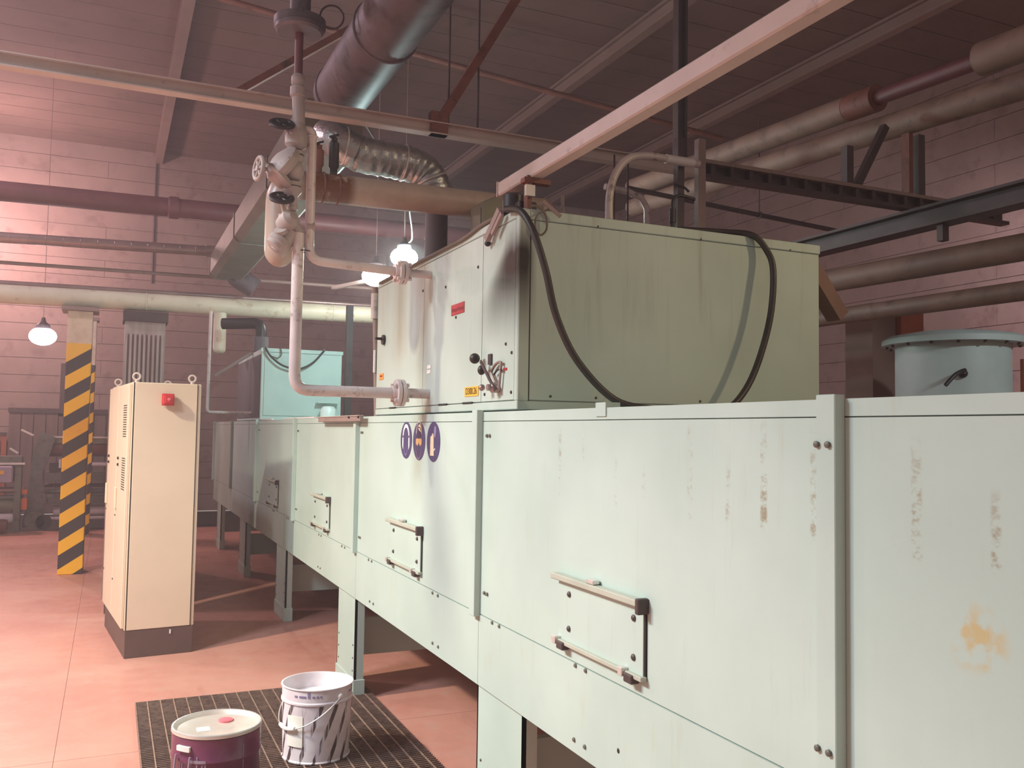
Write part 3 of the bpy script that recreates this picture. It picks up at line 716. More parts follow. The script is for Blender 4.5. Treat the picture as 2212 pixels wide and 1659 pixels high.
MB().box(3.42, 6.3, YB+.02, YB+.03, 3.385, 3.455).build('web_plate', 'steel_dark', t)
for k in range(18): MB().box(3.5+k*.155, 3.53+k*.155, YB-.03, YB+.02, 3.385, 3.455).build('batten', 'steel_dark', t)
MB().box(4.66, 4.72, YB-.03, YB+.03, 3.481, 3.75).build('post', 'steel_dark', t)
MB().bar((4.78, YB, 3.49), (5.05, YB, 3.95), .05, .05, (0, 1, 0)).build('brace', 'steel_dark', t)
MB().box(5.25, 5.29, YB-.035, YB+.035, 3.481, 3.93).build('post', 'steel_red', t)
MB().box(5.35, 5.41, YB-.035, YB+.035, 3.481, 3.93).build('post', 'steel_dark', t)
# posts and bent pipe on the unit roof
tag(MB().box(2.975, 3.02, 4.33, 4.375, UZ1+.003, 3.44).build('support_post', 'steel_dark'), 'dark steel post on the burner unit roof, left of the pair', 'post')
tag(MB().box(3.10, 3.15, 4.30, 4.345, 1.78, 3.44).build('support_post', 'steel_pink'), 'pinkish steel post behind the burner unit, right of the pair', 'post')
t = thing('vent_pipe', (2.5, 4.3, UZ1), 'pale bent vent pipe rising from the burner unit roof and curving right', 'pipe')
MB().tube(smooth_path([(2.5, 4.30, UZ1+.003), (2.5, 4.30, 2.85), (2.5, 4.3, 3.02), (2.535, 4.3, 3.15), (2.62, 4.3, 3.25), (2.75, 4.3, 3.285), (2.92, 4.3, 3.285), (3.10, 4.3, 3.285)], 6), .022, 14).build('pipe', 'pipe_grey', t)
MB().cyl((2.87, 4.3, 3.285), (3.06, 4.3, 3.285), .027, 14).build('sleeve', 'white', t)
MB().cyl((2.5, 4.3, UZ1+.004), (2.5, 4.3, UZ1+.07), .026, 14).build('socket', 'white', t)
tag(MB().tube([(2.70, 4.7, 3.20), (2.86, 4.7, 3.19), (2.96, 4.7, 3.16), (3.0, 4.7, 3.10), (3.005, 4.7, UZ1+.003)], .020, 12).build('vent_pipe', 'pipe_grey'), 'second thinner bent pipe just below the curved vent pipe', 'pipe')
t = thing('hook_valve', (2.87, 4.2, 2.7), 'small black hooked valve and hose beside the dark roof post', 'valve')
MB().tube(smooth_path([(3.0, 4.2, 3.04), (2.9, 4.2, 3.05), (2.855, 4.2, 3.02), (2.85, 4.2, 2.95)]), .010, 10).build('neck', 'black_iron', t)
MB().cyl((2.85, 4.2, 2.97), (2.85, 4.2, 2.89), .018, 12).build('body', 'black_iron', t)
MB().tube(smooth_path([(2.85, 4.2, 2.89), (2.85, 4.2, 2.80), (2.87, 4.2, 2.70), (2.9, 4.2, UZ1+.012)]), .012, 10).build('hose', 'black', t)
MB().tube([(2.86, 4.2, 3.11), (2.93, 4.2, 3.10), (2.96, 4.2, 3.08)], .007, 8).build('lever', 'black_iron', t)
for i, x in enumerate((2.705, 2.80)):
    tag(MB().cyl((x, 4.6, UZ1+.003), (x, 4.6, 3.37), .006, 8).build('thin_rod', 'steel_dark'), 'thin upright rod inside the bent vent pipe, %s one' % ('left', 'right')[i], 'rod')
tag(MB().cyl((2.31, 4.5, UZ1+.003), (2.31, 4.5, 3.05), .010, 8).build('thin_rod', 'steel_pink'), 'thin upright rod left of the bent vent pipe', 'rod')
# cross pipe under the girder
t = thing('sprinkler_pipe', (5.0, 6.5, 3.66), 'thin dark pipe hanging under the girder on the right', 'pipe')
MB().cyl((3.95, 6.5, 3.79), (6.6, 6.5, 3.65), .022, 12).build('pipe', 'steel_dark', t)
MB().cyl((5.355, 6.5, 3.72), (5.355, 6.5, 4.6), .006, 8).build('hanger', 'steel_dark', t)
MB().torus((5.355, 6.5, 3.716), (1, 0, 0), .028, .008, 18, 8).build('clip', 'steel_dark', t)
# small service pipes and ducts near the valve train
t = thing('lagged_pipe', (1.2, 4.68, 2.88), 'pale lagged pipe with rust patch crossing behind the gas valves', 'pipe')
MB().tube(arc_path([(2.3, 4.68, 2.992), (.768, 4.68, 2.967), (.768, 4.68, 2.616)], .1), .077, 22).build('pipe', 'pink_pipe', t)
MB().sphere((.768, 4.68, 2.616), .0775, (1, 1, 1.1)).build('end_cap', 'pink_pipe', t)
for x in (.98, 1.06): MB().torus((x, 4.68, 2.972), (1, 0, 0), .077, .006, 26, 8).build('band', 'steel_red', t)
for i, x in enumerate((.955, 1.035)):
    t = thing('pipe_actuator', (x, 4.68, 3.03), 'dark upright valve actuator on the lagged pipe, %s of two' % ('left', 'right')[i], 'valve')
    MB().lathe([(.02, 0), (.02, .03), (.028, .04), (.028, .12+.05*i), (.018, .13+.05*i), (.018, .15+.05*i)], (x, 4.68, 3.046), (0, 0, 1), 14).build('body', 'black_iron' if i else 'steel_red', t)
    MB().bar((x-.03, 4.66, 3.19+.05*i), (x+.02, 4.66, 3.21+.05*i), .012, .012).build('lever', 'black_iron', t)
t = thing('ventilation_duct', (1.2, 6.0, 3.5), 'big round galvanised duct running overhead along the oven aisle', 'duct')
yy = -.2; k = 0
while yy < 5.25:
    MB().cyl((1.2, yy, 3.71), (1.2, min(yy+.9, 5.28), 3.71), .165, 30).build('duct_section', 'galv', t)
    MB().torus((1.2, yy, 3.71), (0, 1, 0), .166, .008, 34, 8).build('seam_ring', 'galv', t)
    yy += .9
MB().sphere((1.2, 5.28, 3.71), .164, (1, .5, 1)).build('rounded_end', 'galv', t)
t = thing('ventilation_duct', (1.32, 8.5, 3.4), 'grey green square duct sloping away behind the gas valves', 'duct')
MB().prism([(1.10, 3.50), (1.40, 3.50), (1.46, 3.56), (1.46, 3.78), (1.40, 3.84), (1.10, 3.84), (1.04, 3.78), (1.04, 3.56)], 1, 5.75, 11.35).build('duct_section', 'duct_green', t)
for y in (7.0, 9.0, 11.3): MB().prism([(1.09, 3.49), (1.41, 3.49), (1.47, 3.55), (1.47, 3.79), (1.41, 3.85), (1.09, 3.85), (1.03, 3.79), (1.03, 3.55)], 1, y, y+.03).build('duct_flange', 'duct_green', t)
MB().tube(arc_path([(1.30, 11.2, 3.64), (1.36, 11.40, 3.56), (1.58, 11.38, 3.42)], .08), .13, 18).build('elbow', 'galv', t)
t = thing('flexible_duct', (1.4, 4.95, 3.0), 'crumpled silver foil duct bending down towards the burner unit', 'duct')
path = smooth_path([(1.10, 5.12, 3.40), (1.13, 4.95, 3.31), (1.24, 4.95, 3.265), (1.40, 4.95, 3.255), (1.53, 4.95, 3.245), (1.63, 4.95, 3.21), (1.69, 4.95, 3.12), (1.705, 4.95, 3.03)], 8)
MB().tube(path, [.10+.004*math.sin(i*2.1)+.003*random.random() for i in range(len(path))], 24).build('hose', 'foil', t)
for p in (path[10], path[30], path[44]): MB().torus(p, (1, 0, -.1) if p.z > 3.2 else (.5, 0, -1), .103, .005, 28, 8).build('clamp', 'tin', t)
t = thing('vertical_duct', (1.71, 4.95, UZ1), 'dark round duct standing on the burner unit roof', 'duct')
MB().cyl((1.71, 4.95, UZ1+.003), (1.71, 4.95, 3.03), .066, 22).build('duct_section', 'dark_panel', t)
MB().torus((1.71, 4.95, UZ1+.012), (0, 0, 1), .068, .008, 26, 8).build('collar', 'dark_panel', t)
tag(MB().tube(smooth_path([(1.22, 5.15, 3.56), (1.26, 5.25, 3.545), (1.331, 5.35, 3.628), (1.574, 5.8, 3.622), (1.836, 6.3, 3.626), (2.085, 6.8, 3.595), (2.283, 7.3, 3.539), (2.446, 7.75, 3.442), (2.43, 7.9, 3.42)]), .007, 8).build('lamp_cord', 'cable_grey'), 'thin pale lamp cord sagging from the big duct', 'cord')

# ================================================================== LAMPS IN VIEW
def work_lamp(c, r, mname, label, cord=None, sc=(1, 1, .72), name='pendant_lamp'):
    t = thing(name, (c[0], c[1], c[2]-r), label, 'lamp')
    MB().sphere(c, r, sc, 24, 14).build('bulb', mname, t)
    h = MB().lathe([(r*.55, r*.6), (r*.5, r*.9), (r*.2, r*1.15), (r*.12, r*1.5)], c, (0, 0, 1), 20).build('cap', 'galv', t)
    if cord: MB().cyl((c[0], c[1], c[2]+r*1.4), (c[0], c[1], cord), .004, 6).build('cord', 'steel_pink', t)
    return t
lt = work_lamp((2.843, 10.4, 3.534), .165, 'lampglass_mid', 'glaring white lamp just left of the burner unit top corner', ZC-.02)
MB().bar((2.80, 10.5, 3.50), (2.537, 11.3, 3.498), .05, .04).build('bracket_arm', 'beam_pale', lt)
work_lamp((2.422, 7.9, 3.292), .125, 'lampglass', 'glaring white lamp shining over the burner unit roof edge, right one', ZC-.02)
work_lamp((-.89, 14.0, 2.93), .175, 'lampglass_far', 'glaring white lamp far left beside the striped column', ZC-.02)

# ================================================================== PIPE RACK ACROSS THE HALL
t = thing('striped_column', (-.355, 11.63, 0), 'near square column with bright yellow and black hazard stripes left of the cabinets', 'column')
MB().box(-.485, -.222, 11.5, 11.86, 0, 3.03).build('shaft', 'stripe', t, .008)
MB().box(-.55, -.16, 11.45, 11.9, 3.03, 3.075).build('head_plate', 'steel_pink', t)
t = thing('striped_column', (-.36, 15.64, 0), 'dim second hazard striped column standing right behind the near striped one', 'column')
MB().box(-.49, -.235, 15.5, 15.78, 0, 3.35).build('shaft', 'stripe', t, .008)
MB().box(-.52, -.205, 15.47, 15.81, 3.35, 3.40).build('head_plate', 'steel_pink', t)
t = thing('ribbed_column', (.34, 11.75, 0), 'grey column of vertical ribbed sheet behind the cream cabinet', 'column')
MB().box(.125, .575, 11.56, 11.98, 0, 2.95).build('core', 'rib', t)
for k in range(9): MB().box(.13+k*.05, .155+k*.05, 11.525, 11.56, 0, 2.80).build('rib', 'rib', t)
MB().box(.10, .60, 11.50, 12.0, 2.95, 3.07).build('head_plate', 'steel_dark', t)
t = thing('white_pipe', (1.0, 11.62, 3.08), 'thick white lagged pipe crossing the hall on top of the columns', 'pipe')
MB().cyl((-3.2, 11.62, 3.16), (4.2, 11.62, 3.235), .108, 24).build('pipe', 'pipe_white', t)
for x in (-1.6, .35, 2.6): MB().torus((x, 11.62, 3.176+(x+1.6)*.0101), (1, 0, 0), .109, .006, 28, 8).build('band', 'pipe_white', t)
for i, (z, r, m, lab) in enumerate(((3.325, .03, 'clad', 'thin metal clad pipe lying just above the white lagged pipe'), (3.56, .022, 'steel_pink', 'thin pinkish pipe midway between the white and metal clad pipes'))):
    tag(MB().cyl((-3.2, 11.75, z-.02), (4.0, 11.75, z+.05), r, 14).build('service_pipe', m), lab, 'pipe')
t = thing('clad_pipe', (-.5, 11.5, 3.7), 'metal clad pipe at left ending at the sloping duct', 'pipe')
MB().cyl((-3.2, 11.5, 3.75), (1.15, 11.5, 3.865), .062, 20).build('pipe', 'clad', t)
for x in [-1.1+.18*k for k in range(12)]: MB().torus((x, 11.5, 3.75+(x+3.2)*.0264), (1, 0, 0), .062, .003, 22, 6).build('ring', 'clad', t)
MB().cyl((1.0, 11.5, 3.861), (1.12, 11.5, 3.864), .07, 20).build('socket', 'clad', t)
t = thing('maroon_pipe', (.5, 11.6, 4.2), 'thick maroon pipe crossing the far bay above the clad pipe', 'pipe')
MB().cyl((-3.2, 11.6, 4.33), (4.6, 11.6, 4.42), .115, 22).build('pipe', 'pipe_maroon', t)
for x in (.62,): MB().lathe([(.115, -.07), (.135, -.05), (.135, .05), (.115, .07)], (x, 11.6, 4.374), (1, 0, 0), 24).build('coupling', 'pipe_maroon', t)
tag(MB().cyl((.68, WY-.035, 4.6), (.69, WY-.035, ZC-.25), .02, 8).build('wall_conduit', 'steel_dark'), 'thin upright conduit on the far wall above the maroon pipe coupling', 'conduit')
t = thing('drip_leg', (1.095, 11.4, 2.4), 'short white pipe stub hanging from the white lagged pipe', 'pipe')
MB().cyl((1.19, 11.45, 3.10), (1.19, 11.45, 2.66), .075, 18).build('pipe', 'pipe_white', t)
MB().sphere((1.19, 11.45, 2.66), .075, (1, 1, .9)).build('end_cap', 'pipe_white', t)
t = thing('black_pipe', (1.4, 10.5, 1.8), 'black pipe bending down behind the far burner unit', 'pipe')
MB().tube(arc_path([(1.15, 10.8, 2.90), (1.56, 10.6, 2.91), (1.56, 10.6, 2.57)], .1), .065, 16).build('pipe', 'black_iron', t)
MB().cyl((1.56, 10.6, 2.58), (1.56, 10.6, 2.75), .085, 16).build('socket', 'dark_panel', t)
tag(MB().tube(arc_path([(.99, 10.5, 3.0), (.985, 10.5, 1.87), (1.462, 10.5, 1.87)], .04), .018, 10).build('conduit', 'pipe_grey'), 'thin pale conduit with an elbow beside the cream cabinet', 'conduit')
tag(MB().bar((1.06, 10.6, 2.28), (1.46, 10.6, 2.56), .035, .035).build('diagonal_strut', 'steel_pink'), 'thin sloping strut left of the far burner unit', 'strut')
# far burner unit
t = thing('burner_unit', (1.92, 10.8, UZ0-.007), 'smaller teal lit burner cabinet far down the oven', 'cabinet')
MB().box(1.47, 2.34, 9.90, 11.81, UZ0, 2.56).build('body', 'teal_unit', t, .004)
MB().box(1.50, 2.31, 9.89, 9.90, UZ0+.05, 2.52).build('end_panel', 'teal_unit', t)
MB().box(1.46, 2.35, 9.885, 9.905, 2.525, 2.565).build('top_rail', 'teal_unit', t)
MB().box(1.46, 1.47, 9.95, 11.75, UZ0+.03, 2.5).build('side_panel', 'dark_panel', t)
t2 = MB().box(2.06, 2.30, 9.80, 9.89, 1.985, 1.995).build('shelf', 'teal_unit', t)
tag(MB().lathe([(.075, 0), (.085, .01), (.085, .13), (.06, .165), (.02, .17)], (2.18, 9.80, UZ0-.006), (0, 0, 1), 22).build('white_canister', 'machine_lit'), 'small white canister in front of the far burner unit', 'canister')
tag(MB().tube(smooth_path([(1.50, 9.86, 2.57), (1.55, 9.84, 2.48), (1.68, 9.83, 2.38), (1.85, 9.83, 2.35), (2.0, 9.84, 2.42), (2.12, 9.86, 2.55), (2.14, 9.92, 2.575)]), .011, 10).build('rubber_hose', 'black'), 'black hose hanging in a loop on the far burner unit', 'hose')
tag(MB().tube(smooth_path([(1.66, 9.87, 2.57), (1.67, 9.86, 2.50), (1.63, 9.86, 2.46), (1.57, 9.86, 2.475)]), .006, 8).build('cable_loop', 'cable_grey'), 'thin cable loop at the far burner unit upper edge', 'cable')
tag(MB().box(2.40, 2.47, 9.95, 10.02, UZ0-.007, 3.1).build('support_post', 'steel_dark'), 'dark upright post right of the far burner unit', 'post')
t = thing('riser_pipe', (1.53, 5.5, UZ0-.007), 'slim upright pipe at the far edge of the big burner unit', 'pipe')
MB().cyl((1.53, 5.5, UZ0-.007), (1.50, 5.5, 2.60), .018, 12).build('pipe', 'steel_pink', t)
MB().cyl((1.502, 5.478, 2.06), (1.502, 5.478, 2.2), .009, 8).build('sleeve', 'white', t)
MB().cyl((1.50, 5.5, 2.40), (1.50, 5.5, 2.56), .024, 12).build('socket', 'pipe_grey', t)
tag(MB().box(1.75, 3.1, 5.9, 6.3, UZ0-.007, 2.05).build('plenum_box', 'dark_panel'), 'dark low plenum box behind the big burner unit', 'box')
# ================================================================== RIGHT SIDE PIPE RACK
def ypipe(name, x, y0, z0, y1, z1, r, m, label, bands=()):
    s = (z1-z0)/(y1-y0); a, b = -.6, 8.6
    t = thing(name, (x, 4, z0-r), label, 'pipe', 'pipes along the right wall')
    MB().cyl((x, a, z0+(a-y0)*s), (x, b, z0+(b-y0)*s), r, 22).build('pipe', m, t)
    for (p, q, rr, mm) in bands: MB().cyl((x, p, z0+(p-y0)*s), (x, q, z0+(q-y0)*s), rr, 22).build('jacket', mm, t)
ypipe('lagged_pipe', 5.3, 7.0, 4.40, 3.8, 4.25, .06, 'pipe_maroon', 'uppermost dark pipe on the right with pale lagging pieces', ((5.35, 8.6, .10, 'pipe_pale'), (-.5, 4.15, .115, 'pipe_pale'), (5.05, 5.34, .105, 'steel_red')))
ypipe('lagged_pipe', 5.3, 7.0, 4.16, 3.8, 3.98, .095, 'pipe_pale', 'pale lagged pipe resting on the girder posts at right')
ypipe('lagged_pipe', 5.3, 7.0, 2.99, 3.8, 2.93, .09, 'pipe_pale', 'thick pale pipe right of the burner unit, upper of the lower pair')
ypipe('lagged_pipe', 5.3, 7.0, 2.68, 3.8, 2.65, .065, 'pipe_pale', 'slimmer pale pipe right of the burner unit above the teal tank')
t = thing('runway_beam', (5.3, 4, 3.2), 'dark steel beam along the right side below the girder', 'beam')
MB().box(5.22, 5.38, -.6, 8.6, 3.33, 3.35).build('top_flange', 'steel_dark', t)
MB().box(5.29, 5.31, -.6, 8.6, 3.22, 3.33).build('web', 'steel_dark', t)
MB().box(5.22, 5.38, -.6, 8.6, 3.20, 3.22).build('bottom_flange', 'steel_dark', t)
for y in (4.45, 3.1): MB().box(5.27, 5.33, y, y+.05, 3.085, 3.20).build('hanger', 'steel_dark', t)
tag(MB().bar((3.05, 3.42, 2.62), (3.31, 3.42, 2.30), .09, .07).build('diagonal_duct', 'brown_post'), 'short pale sloping duct off the right corner of the burner unit', 'duct')
t = thing('mixing_tank', (6.25, 5.2, 0), 'pale teal cylindrical tank with a flanged lid, behind the oven', 'tank')
MB().lathe([(.40, 0), (.43, .02), (.43, 2.47)], (6.25, 5.2, 0), (0, 0, 1), 44).build('shell', 'tank', t)
MB().lathe([(.535, 2.455), (.535, 2.50), (.50, 2.525), (.30, 2.56), (.05, 2.57)], (6.25, 5.2, 0), (0, 0, 1), 44).build('lid', 'tank', t)
for k in range(16):
    a = 2*PI*k/16; MB().lathe([(.012, 0), (.012, .02)], (6.25+.49*math.cos(a), 5.2+.49*math.sin(a), 2.435), (0, 0, 1), 8).build('bolt', 'steel_dark', t)
h = MB().tube(smooth_path([(5.92, 4.86, 2.20), (5.90, 4.80, 2.22), (5.80, 4.80, 2.18), (5.72, 4.82, 2.10)]), .016, 10).build('handle', 'black_iron', t)
MB().sphere((5.955, 4.86, 2.20), .035).build('hub', 'black_iron', h)
MB().box(6.60, 6.66, 4.83, 4.86, 1.9, 2.34).build('side_bar', 'orange_post', t)
tag(MB().box(7.0, 7.30, 6.4, 6.7, 0, 3.0).build('orange_post', 'orange_post'), 'orange red painted post behind the teal tank', 'post')
tag(MB().box(6.68, 6.98, 6.45, 6.8, 0, 3.0).build('concrete_pier', 'brown_post'), 'brown concrete pier left of the orange post', 'pier')
# ceiling services
tag(MB().tube([(-3, 10, 6.75), (1.5, 10, 6.30), (3.08, 10, 6.16), (4.6, 10, 6.03), (7.6, 10, 5.80)], .035, 10).build('ceiling_pipe', 'steel_red'), 'reddish thin pipe running under the ceiling behind the big duct', 'pipe')
t = thing('truss_post', (5.52, 8.0, 4.6), 'tall dark upright hanging from the ceiling above the vent pipe', 'post')
MB().box(5.46, 5.49, 7.95, 8.05, 4.6, ZC-.02).build('flange_plate', 'steel_dark', t)
MB().box(5.49, 5.55, 7.99, 8.01, 4.6, ZC-.02).build('web', 'steel_dark', t)
MB().box(5.55, 5.58, 7.95, 8.05, 4.6, ZC-.02).build('flange_plate', 'steel_dark', t)
tag(MB().bar((.80, 7.0, 4.255), (2.05, 7.0, 5.23), .06, .05).build('diagonal_brace', 'steel_red'), 'reddish sloping brace behind the ceiling flange of the valve train', 'brace')
tag(MB().torus((.945, 4.40, 3.765), (.3, 1, .1), .058, .005, 30, 8).build('cable_loop', 'steel_dark'), 'dark cable loop beside the ceiling flange of the valve train', 'cable')

# ================================================================== CABINET
cb = thing('control_cabinet', (.150, 7.225, 0), 'tall cream control cabinet with a red sounder', 'cabinet', rotz=math.radians(6.2), local=True)
W_, D_, H_ = .49, 1.25, 2.03
MB().box(.005, W_-.005, .005, D_, 0, .2).build('plinth', 'plinth', cb, .003)
MB().box(.0, W_, .012, D_, .2, H_).build('body', 'cream', cb, .004)
MB().box(.016, W_-.030, .002, .012, .204, H_-.004).build('end_panel', 'cream', cb, .002)
for x in (.010, W_-.028): MB().box(x-.003, x+.003, .006, .0125, .204, H_-.002).build('seam', 'seam', cb)
for k in range(2):
    d = MB().box(-.022, -.001, .03+k*.61, .62+k*.61, .215, H_-.015).build('door', 'cream', cb, .003)
    MB().box(-.04, -.022, .53+k*.61, .56+k*.61, 1.05, 1.22).build('door_handle', 'cream', d, .004)
    for z in (1.45, 1.40): MB().lathe([(.011, 0), (.011, .012)], (-.022, .50+k*.61, z), (-1, 0, 0), 10).build('lock', 'black_iron', d)
    for z0, n in ((1.62, 14), (1.22, 14)):
        for j in range(n): MB().box(-.0235, -.0215, .12, .30, z0+j*.018, z0+j*.018+.007).build('vent_slot', 'seam', d) if k == 0 else None
    for z in (.5, 1.0): MB().sphere((-.022, .58+k*.61, z), .008).build('screw', 'steel_dark', d)
for (x, y) in ((.03, .06), (W_-.06, .06), (.03, D_-.1), (W_-.06, D_-.1)):
    e = MB().lathe([(.014, 0), (.014, .014), (.009, .02)], (x, y, H_), (0, 0, 1), 12).build('eye_bolt', 'beam_pale', cb)
    MB().torus((x, y, H_+.044), (0.25, 1, 0), .025, .007, 22, 8).build('ring', 'beam_pale', e)
MB().box(.315, .325, -.001, .003, .155, .185).build('foil_mark', 'white', cb)
al = thing('alarm_sounder', (.395, 7.24, 1.86), 'square red alarm sounder on the cream cabinet end', 'alarm', rotz=math.radians(6.2), local=True)
MB().box(-.045, .045, -.012, .0, 0, .09).build('base', 'red', al, .004)
MB().box(-.040, .040, -.045, -.012, .005, .085).build('housing', 'red', al, .006)
MB().box(-.030, .030, -.055, -.045, .015, .075).build('grille', 'red', al, .004)
MB().lathe([(.012, 0), (.010, .006)], (0, -.055, .046), (0, -1, 0), 16).build('lens', 'pink_cap', al)
cb2 = thing('control_cabinet', (.24, 10.2, 0), 'darker brown cabinet standing behind the cream one', 'cabinet')
MB().box(.0, .48, 9.012, 11.4, .1, 1.93).build('body', 'brown_post', cb2, .004)
MB().box(.02, .46, 9.0, 9.012, .13, 1.90).build('end_panel', 'brown_post', cb2)
for k in range(3): MB().box(-.012, 0, 9.03+k*.78, 9.79+k*.78, .13, 1.9).build('door', 'brown_post', cb2, .003)
MB().box(.01, .47, 9.02, 11.38, 0, .1).build('plinth', 'plinth', cb2)

# ================================================================== GRATING, PAIL, DRUM
gx0, gx1, gy0, gy1 = .205, 1.60, 3.2, 5.97
g = thing('floor_grating', (.9, 4.6, 0), 'brown steel floor grating beside the oven leg', 'grating')
MB().box(gx0+.005, gx1-.03, gy0, gy1-.003, .0005, .003).build('shade_sheet', 'grate_shade', g)  # dark sheet painting the shade of a recess below the bars
bb = MB().box(gx0, gx1-.012, gy1-.008, gy1-.003, .003, .028).build('bearing_bar', 'grate', g)
for k in range(1, 108): 
    c_ = copy(bb, g, (0, -.0258*k, 0))
MB().box(gx0-.005, gx0, gy0, gy1, .0, .031).build('end_bar', 'grate', g)
MB().box(gx0-.005, gx1, gy1, gy1+.005, .0, .031).build('edge_bar', 'grate', g)
rd = MB().box(gx0+.06, gx0+.066, gy0, gy1, .0255, .0315).build('cross_rod', 'rod', g)
for k in range(1, 18): copy(rd, g, (.0747*k, 0, 0))
ZG = .032
pa = thing('paint_pail', (1.03, 4.715, ZG), 'open white paint pail with dark diagonal stripes on the grating', 'pail')
r0, r1, ph = .168, .179, .368
MB().lathe([(.02, .012), (r0-.006, .012), (r0+.003, 0), (r0+.005, .006), (r0, .012), (r0+(r1-r0)*.78, .286), (r1+.003, .290), (r1+.003, .298), (r1-.002, .303), (r1-.001, ph-.008), (r1+.005, ph-.004), (r1+.004, ph), (r1-.004, ph), (r1-.005, ph-.01), (r1-.008, .295), (r1-.012, .25), (.02, .24)], (1.03, 4.715, ZG), (0, 0, 1), 56).build('shell', 'pail', pa, at=None)
MB().lathe([(.02, .288), (r1-.006, .288), (r1-.006, .292), (.02, .292)], (1.03, 4.715, ZG), (0, 0, 1), 40).build('white_paint', 'white', pa)
def ear(a):
    d = Vector((math.cos(a), math.sin(a), 0)); c = Vector((1.03, 4.715, ZG+.325))
    MB().lathe([(.015, 0), (.016, .006), (.010, .016), (.004, .018)], c+d*(r1-.001), d, 14).build('bail_ear', 'white', pa); return c+d*(r1+.012)
A0 = -1.12
e0, e1 = ear(A0), ear(A0+PI)
mid = []
for k in range(21):
    ph_ = PI*k/20; a = A0-ph_
    p = Vector((1.03+(r1+.012)*math.cos(a), 4.715+(r1+.012)*math.sin(a), ZG+.325-.155*math.sin(ph_))); mid.append(p)
MB().tube(mid, .0028, 8).build('bail_handle', 'tin', pa)
MB().tube([m_+Vector((0, 0, 0)) for m_ in mid[8:13]], .010, 10).build('grip', 'white', pa)
def curved(pts_a0, a1, z0, z1, m, nm, par, c, R, n=8, th=.0015):
    b = MB()
    for k in range(n+1):
        a = pts_a0+(a1-pts_a0)*k/n
        for rr in (R, R+th):
            for z in (z0, z1): b.v.append(Vector((c[0]+rr*math.cos(a), c[1]+rr*math.sin(a), z)))
    for k in range(n):
        o = k*4; q = o+4
        b.f += [(o+2, q+2, q+3, o+3), (o, o+1, q+1, q), (o+1, o+3, q+3, q+1), (o, q, q+2, o+2)]
    b.f += [(0, 2, 3, 1), (n*4, n*4+1, n*4+3, n*4+2)]
    return b.build(nm, m, par)
pc = (1.03, 4.715)
curved(-2.72, -2.18, ZG+.085, ZG+.235, 'white_label', 'paper_label', pa, pc, r0+.008)
for k, (a0, a1) in enumerate(((-2.45, -2.36), (-2.3, -2.1), (-2.05, -1.98), (-1.92, -1.85), (-1.8, -1.74), (-1.7, -1.65), (-.72, -.55), (-.5, -.46))):
    curved(a0, a1, ZG+.328, ZG+.328+(.028 if k in (2, 7) else .010), 'lilac_print', 'print_mark', pa, pc, r1-.0005, 3, .0008)
dr = thing('paint_drum', (.475, 4.165, ZG), 'purple steel drum with tinplate lid on the grating', 'drum')
dc = (.475, 4.165); R = .185; dh = .378
MB().lathe([(.02, 0), (R-.004, 0), (R, .006), (R, dh*.70), (R+.004, dh*.715), (R+.004, dh*.735), (R, dh*.75), (R+.001, dh-.012), (R-.012, dh-.024), (.02, dh-.024)], (*dc, ZG), (0, 0, 1), 60).build('shell', 'purple', dr)
MB().lathe([(.02, dh-.016), (R-.022, dh-.016), (R-.014, dh-.002), (R-.006, dh+.006), (R+.003, dh+.004), (R+.004, dh-.008), (R+.001, dh-.010), (.02, dh-.019)], (*dc, ZG), (0, 0, 1), 60).build('lid', 'lid', dr)
MB().torus((*dc, ZG+dh+.003), (0, 0, 1), R-.002, .0055, 60, 8).build('rim', 'tin', dr)
MB().lathe([(.032, 0), (.032, .007), (.028, .009)], (dc[0]+.045, dc[1]+.075, ZG+dh-.016), (0, 0, 1), 26).build('cap', 'pink_cap', dr)
MB().box(dc[0]-.085, dc[0]-.03, dc[1]-.035, dc[1]+.02, ZG+dh-.0158, ZG+dh-.0145).build('lid_label', 'white_label', dr)
def onR(a, z, r=R): return Vector((dc[0]+r*math.cos(a), dc[1]+r*math.sin(a), ZG+z))
curved(-2.62, -2.26, ZG+.318, ZG+.338, 'white', 'handle_bracket', dr, dc, R+.001, 6, .012)
MB().tube(smooth_path([onR(-2.64, .30, R+.012), onR(-2.62, .235, R+.02), onR(-2.45, .215, R+.022), onR(-2.27, .235, R+.02), onR(-2.24, .30, R+.012)]), .004, 8).build('wire_handle', 'lilac_box', dr)
for a, z0, z1 in ((-2.57, .18, .29), (-2.5, .2, .285), (-2.12, .12, .30), (-2.0, .0, .27), (-1.93, .14, .27), (-1.06, .0, .33)):
    curved(a, a+.012+.02*(a > -2.2 and a < -1.5), ZG+z0, ZG+z1, 'lilac_box', 'paint_drip', dr, dc, R+.0005, 2, .001)
curved(-2.3, -1.9, ZG+.272, ZG+.284, 'lilac_box', 'paint_drip', dr, dc, R+.004, 6, .001)

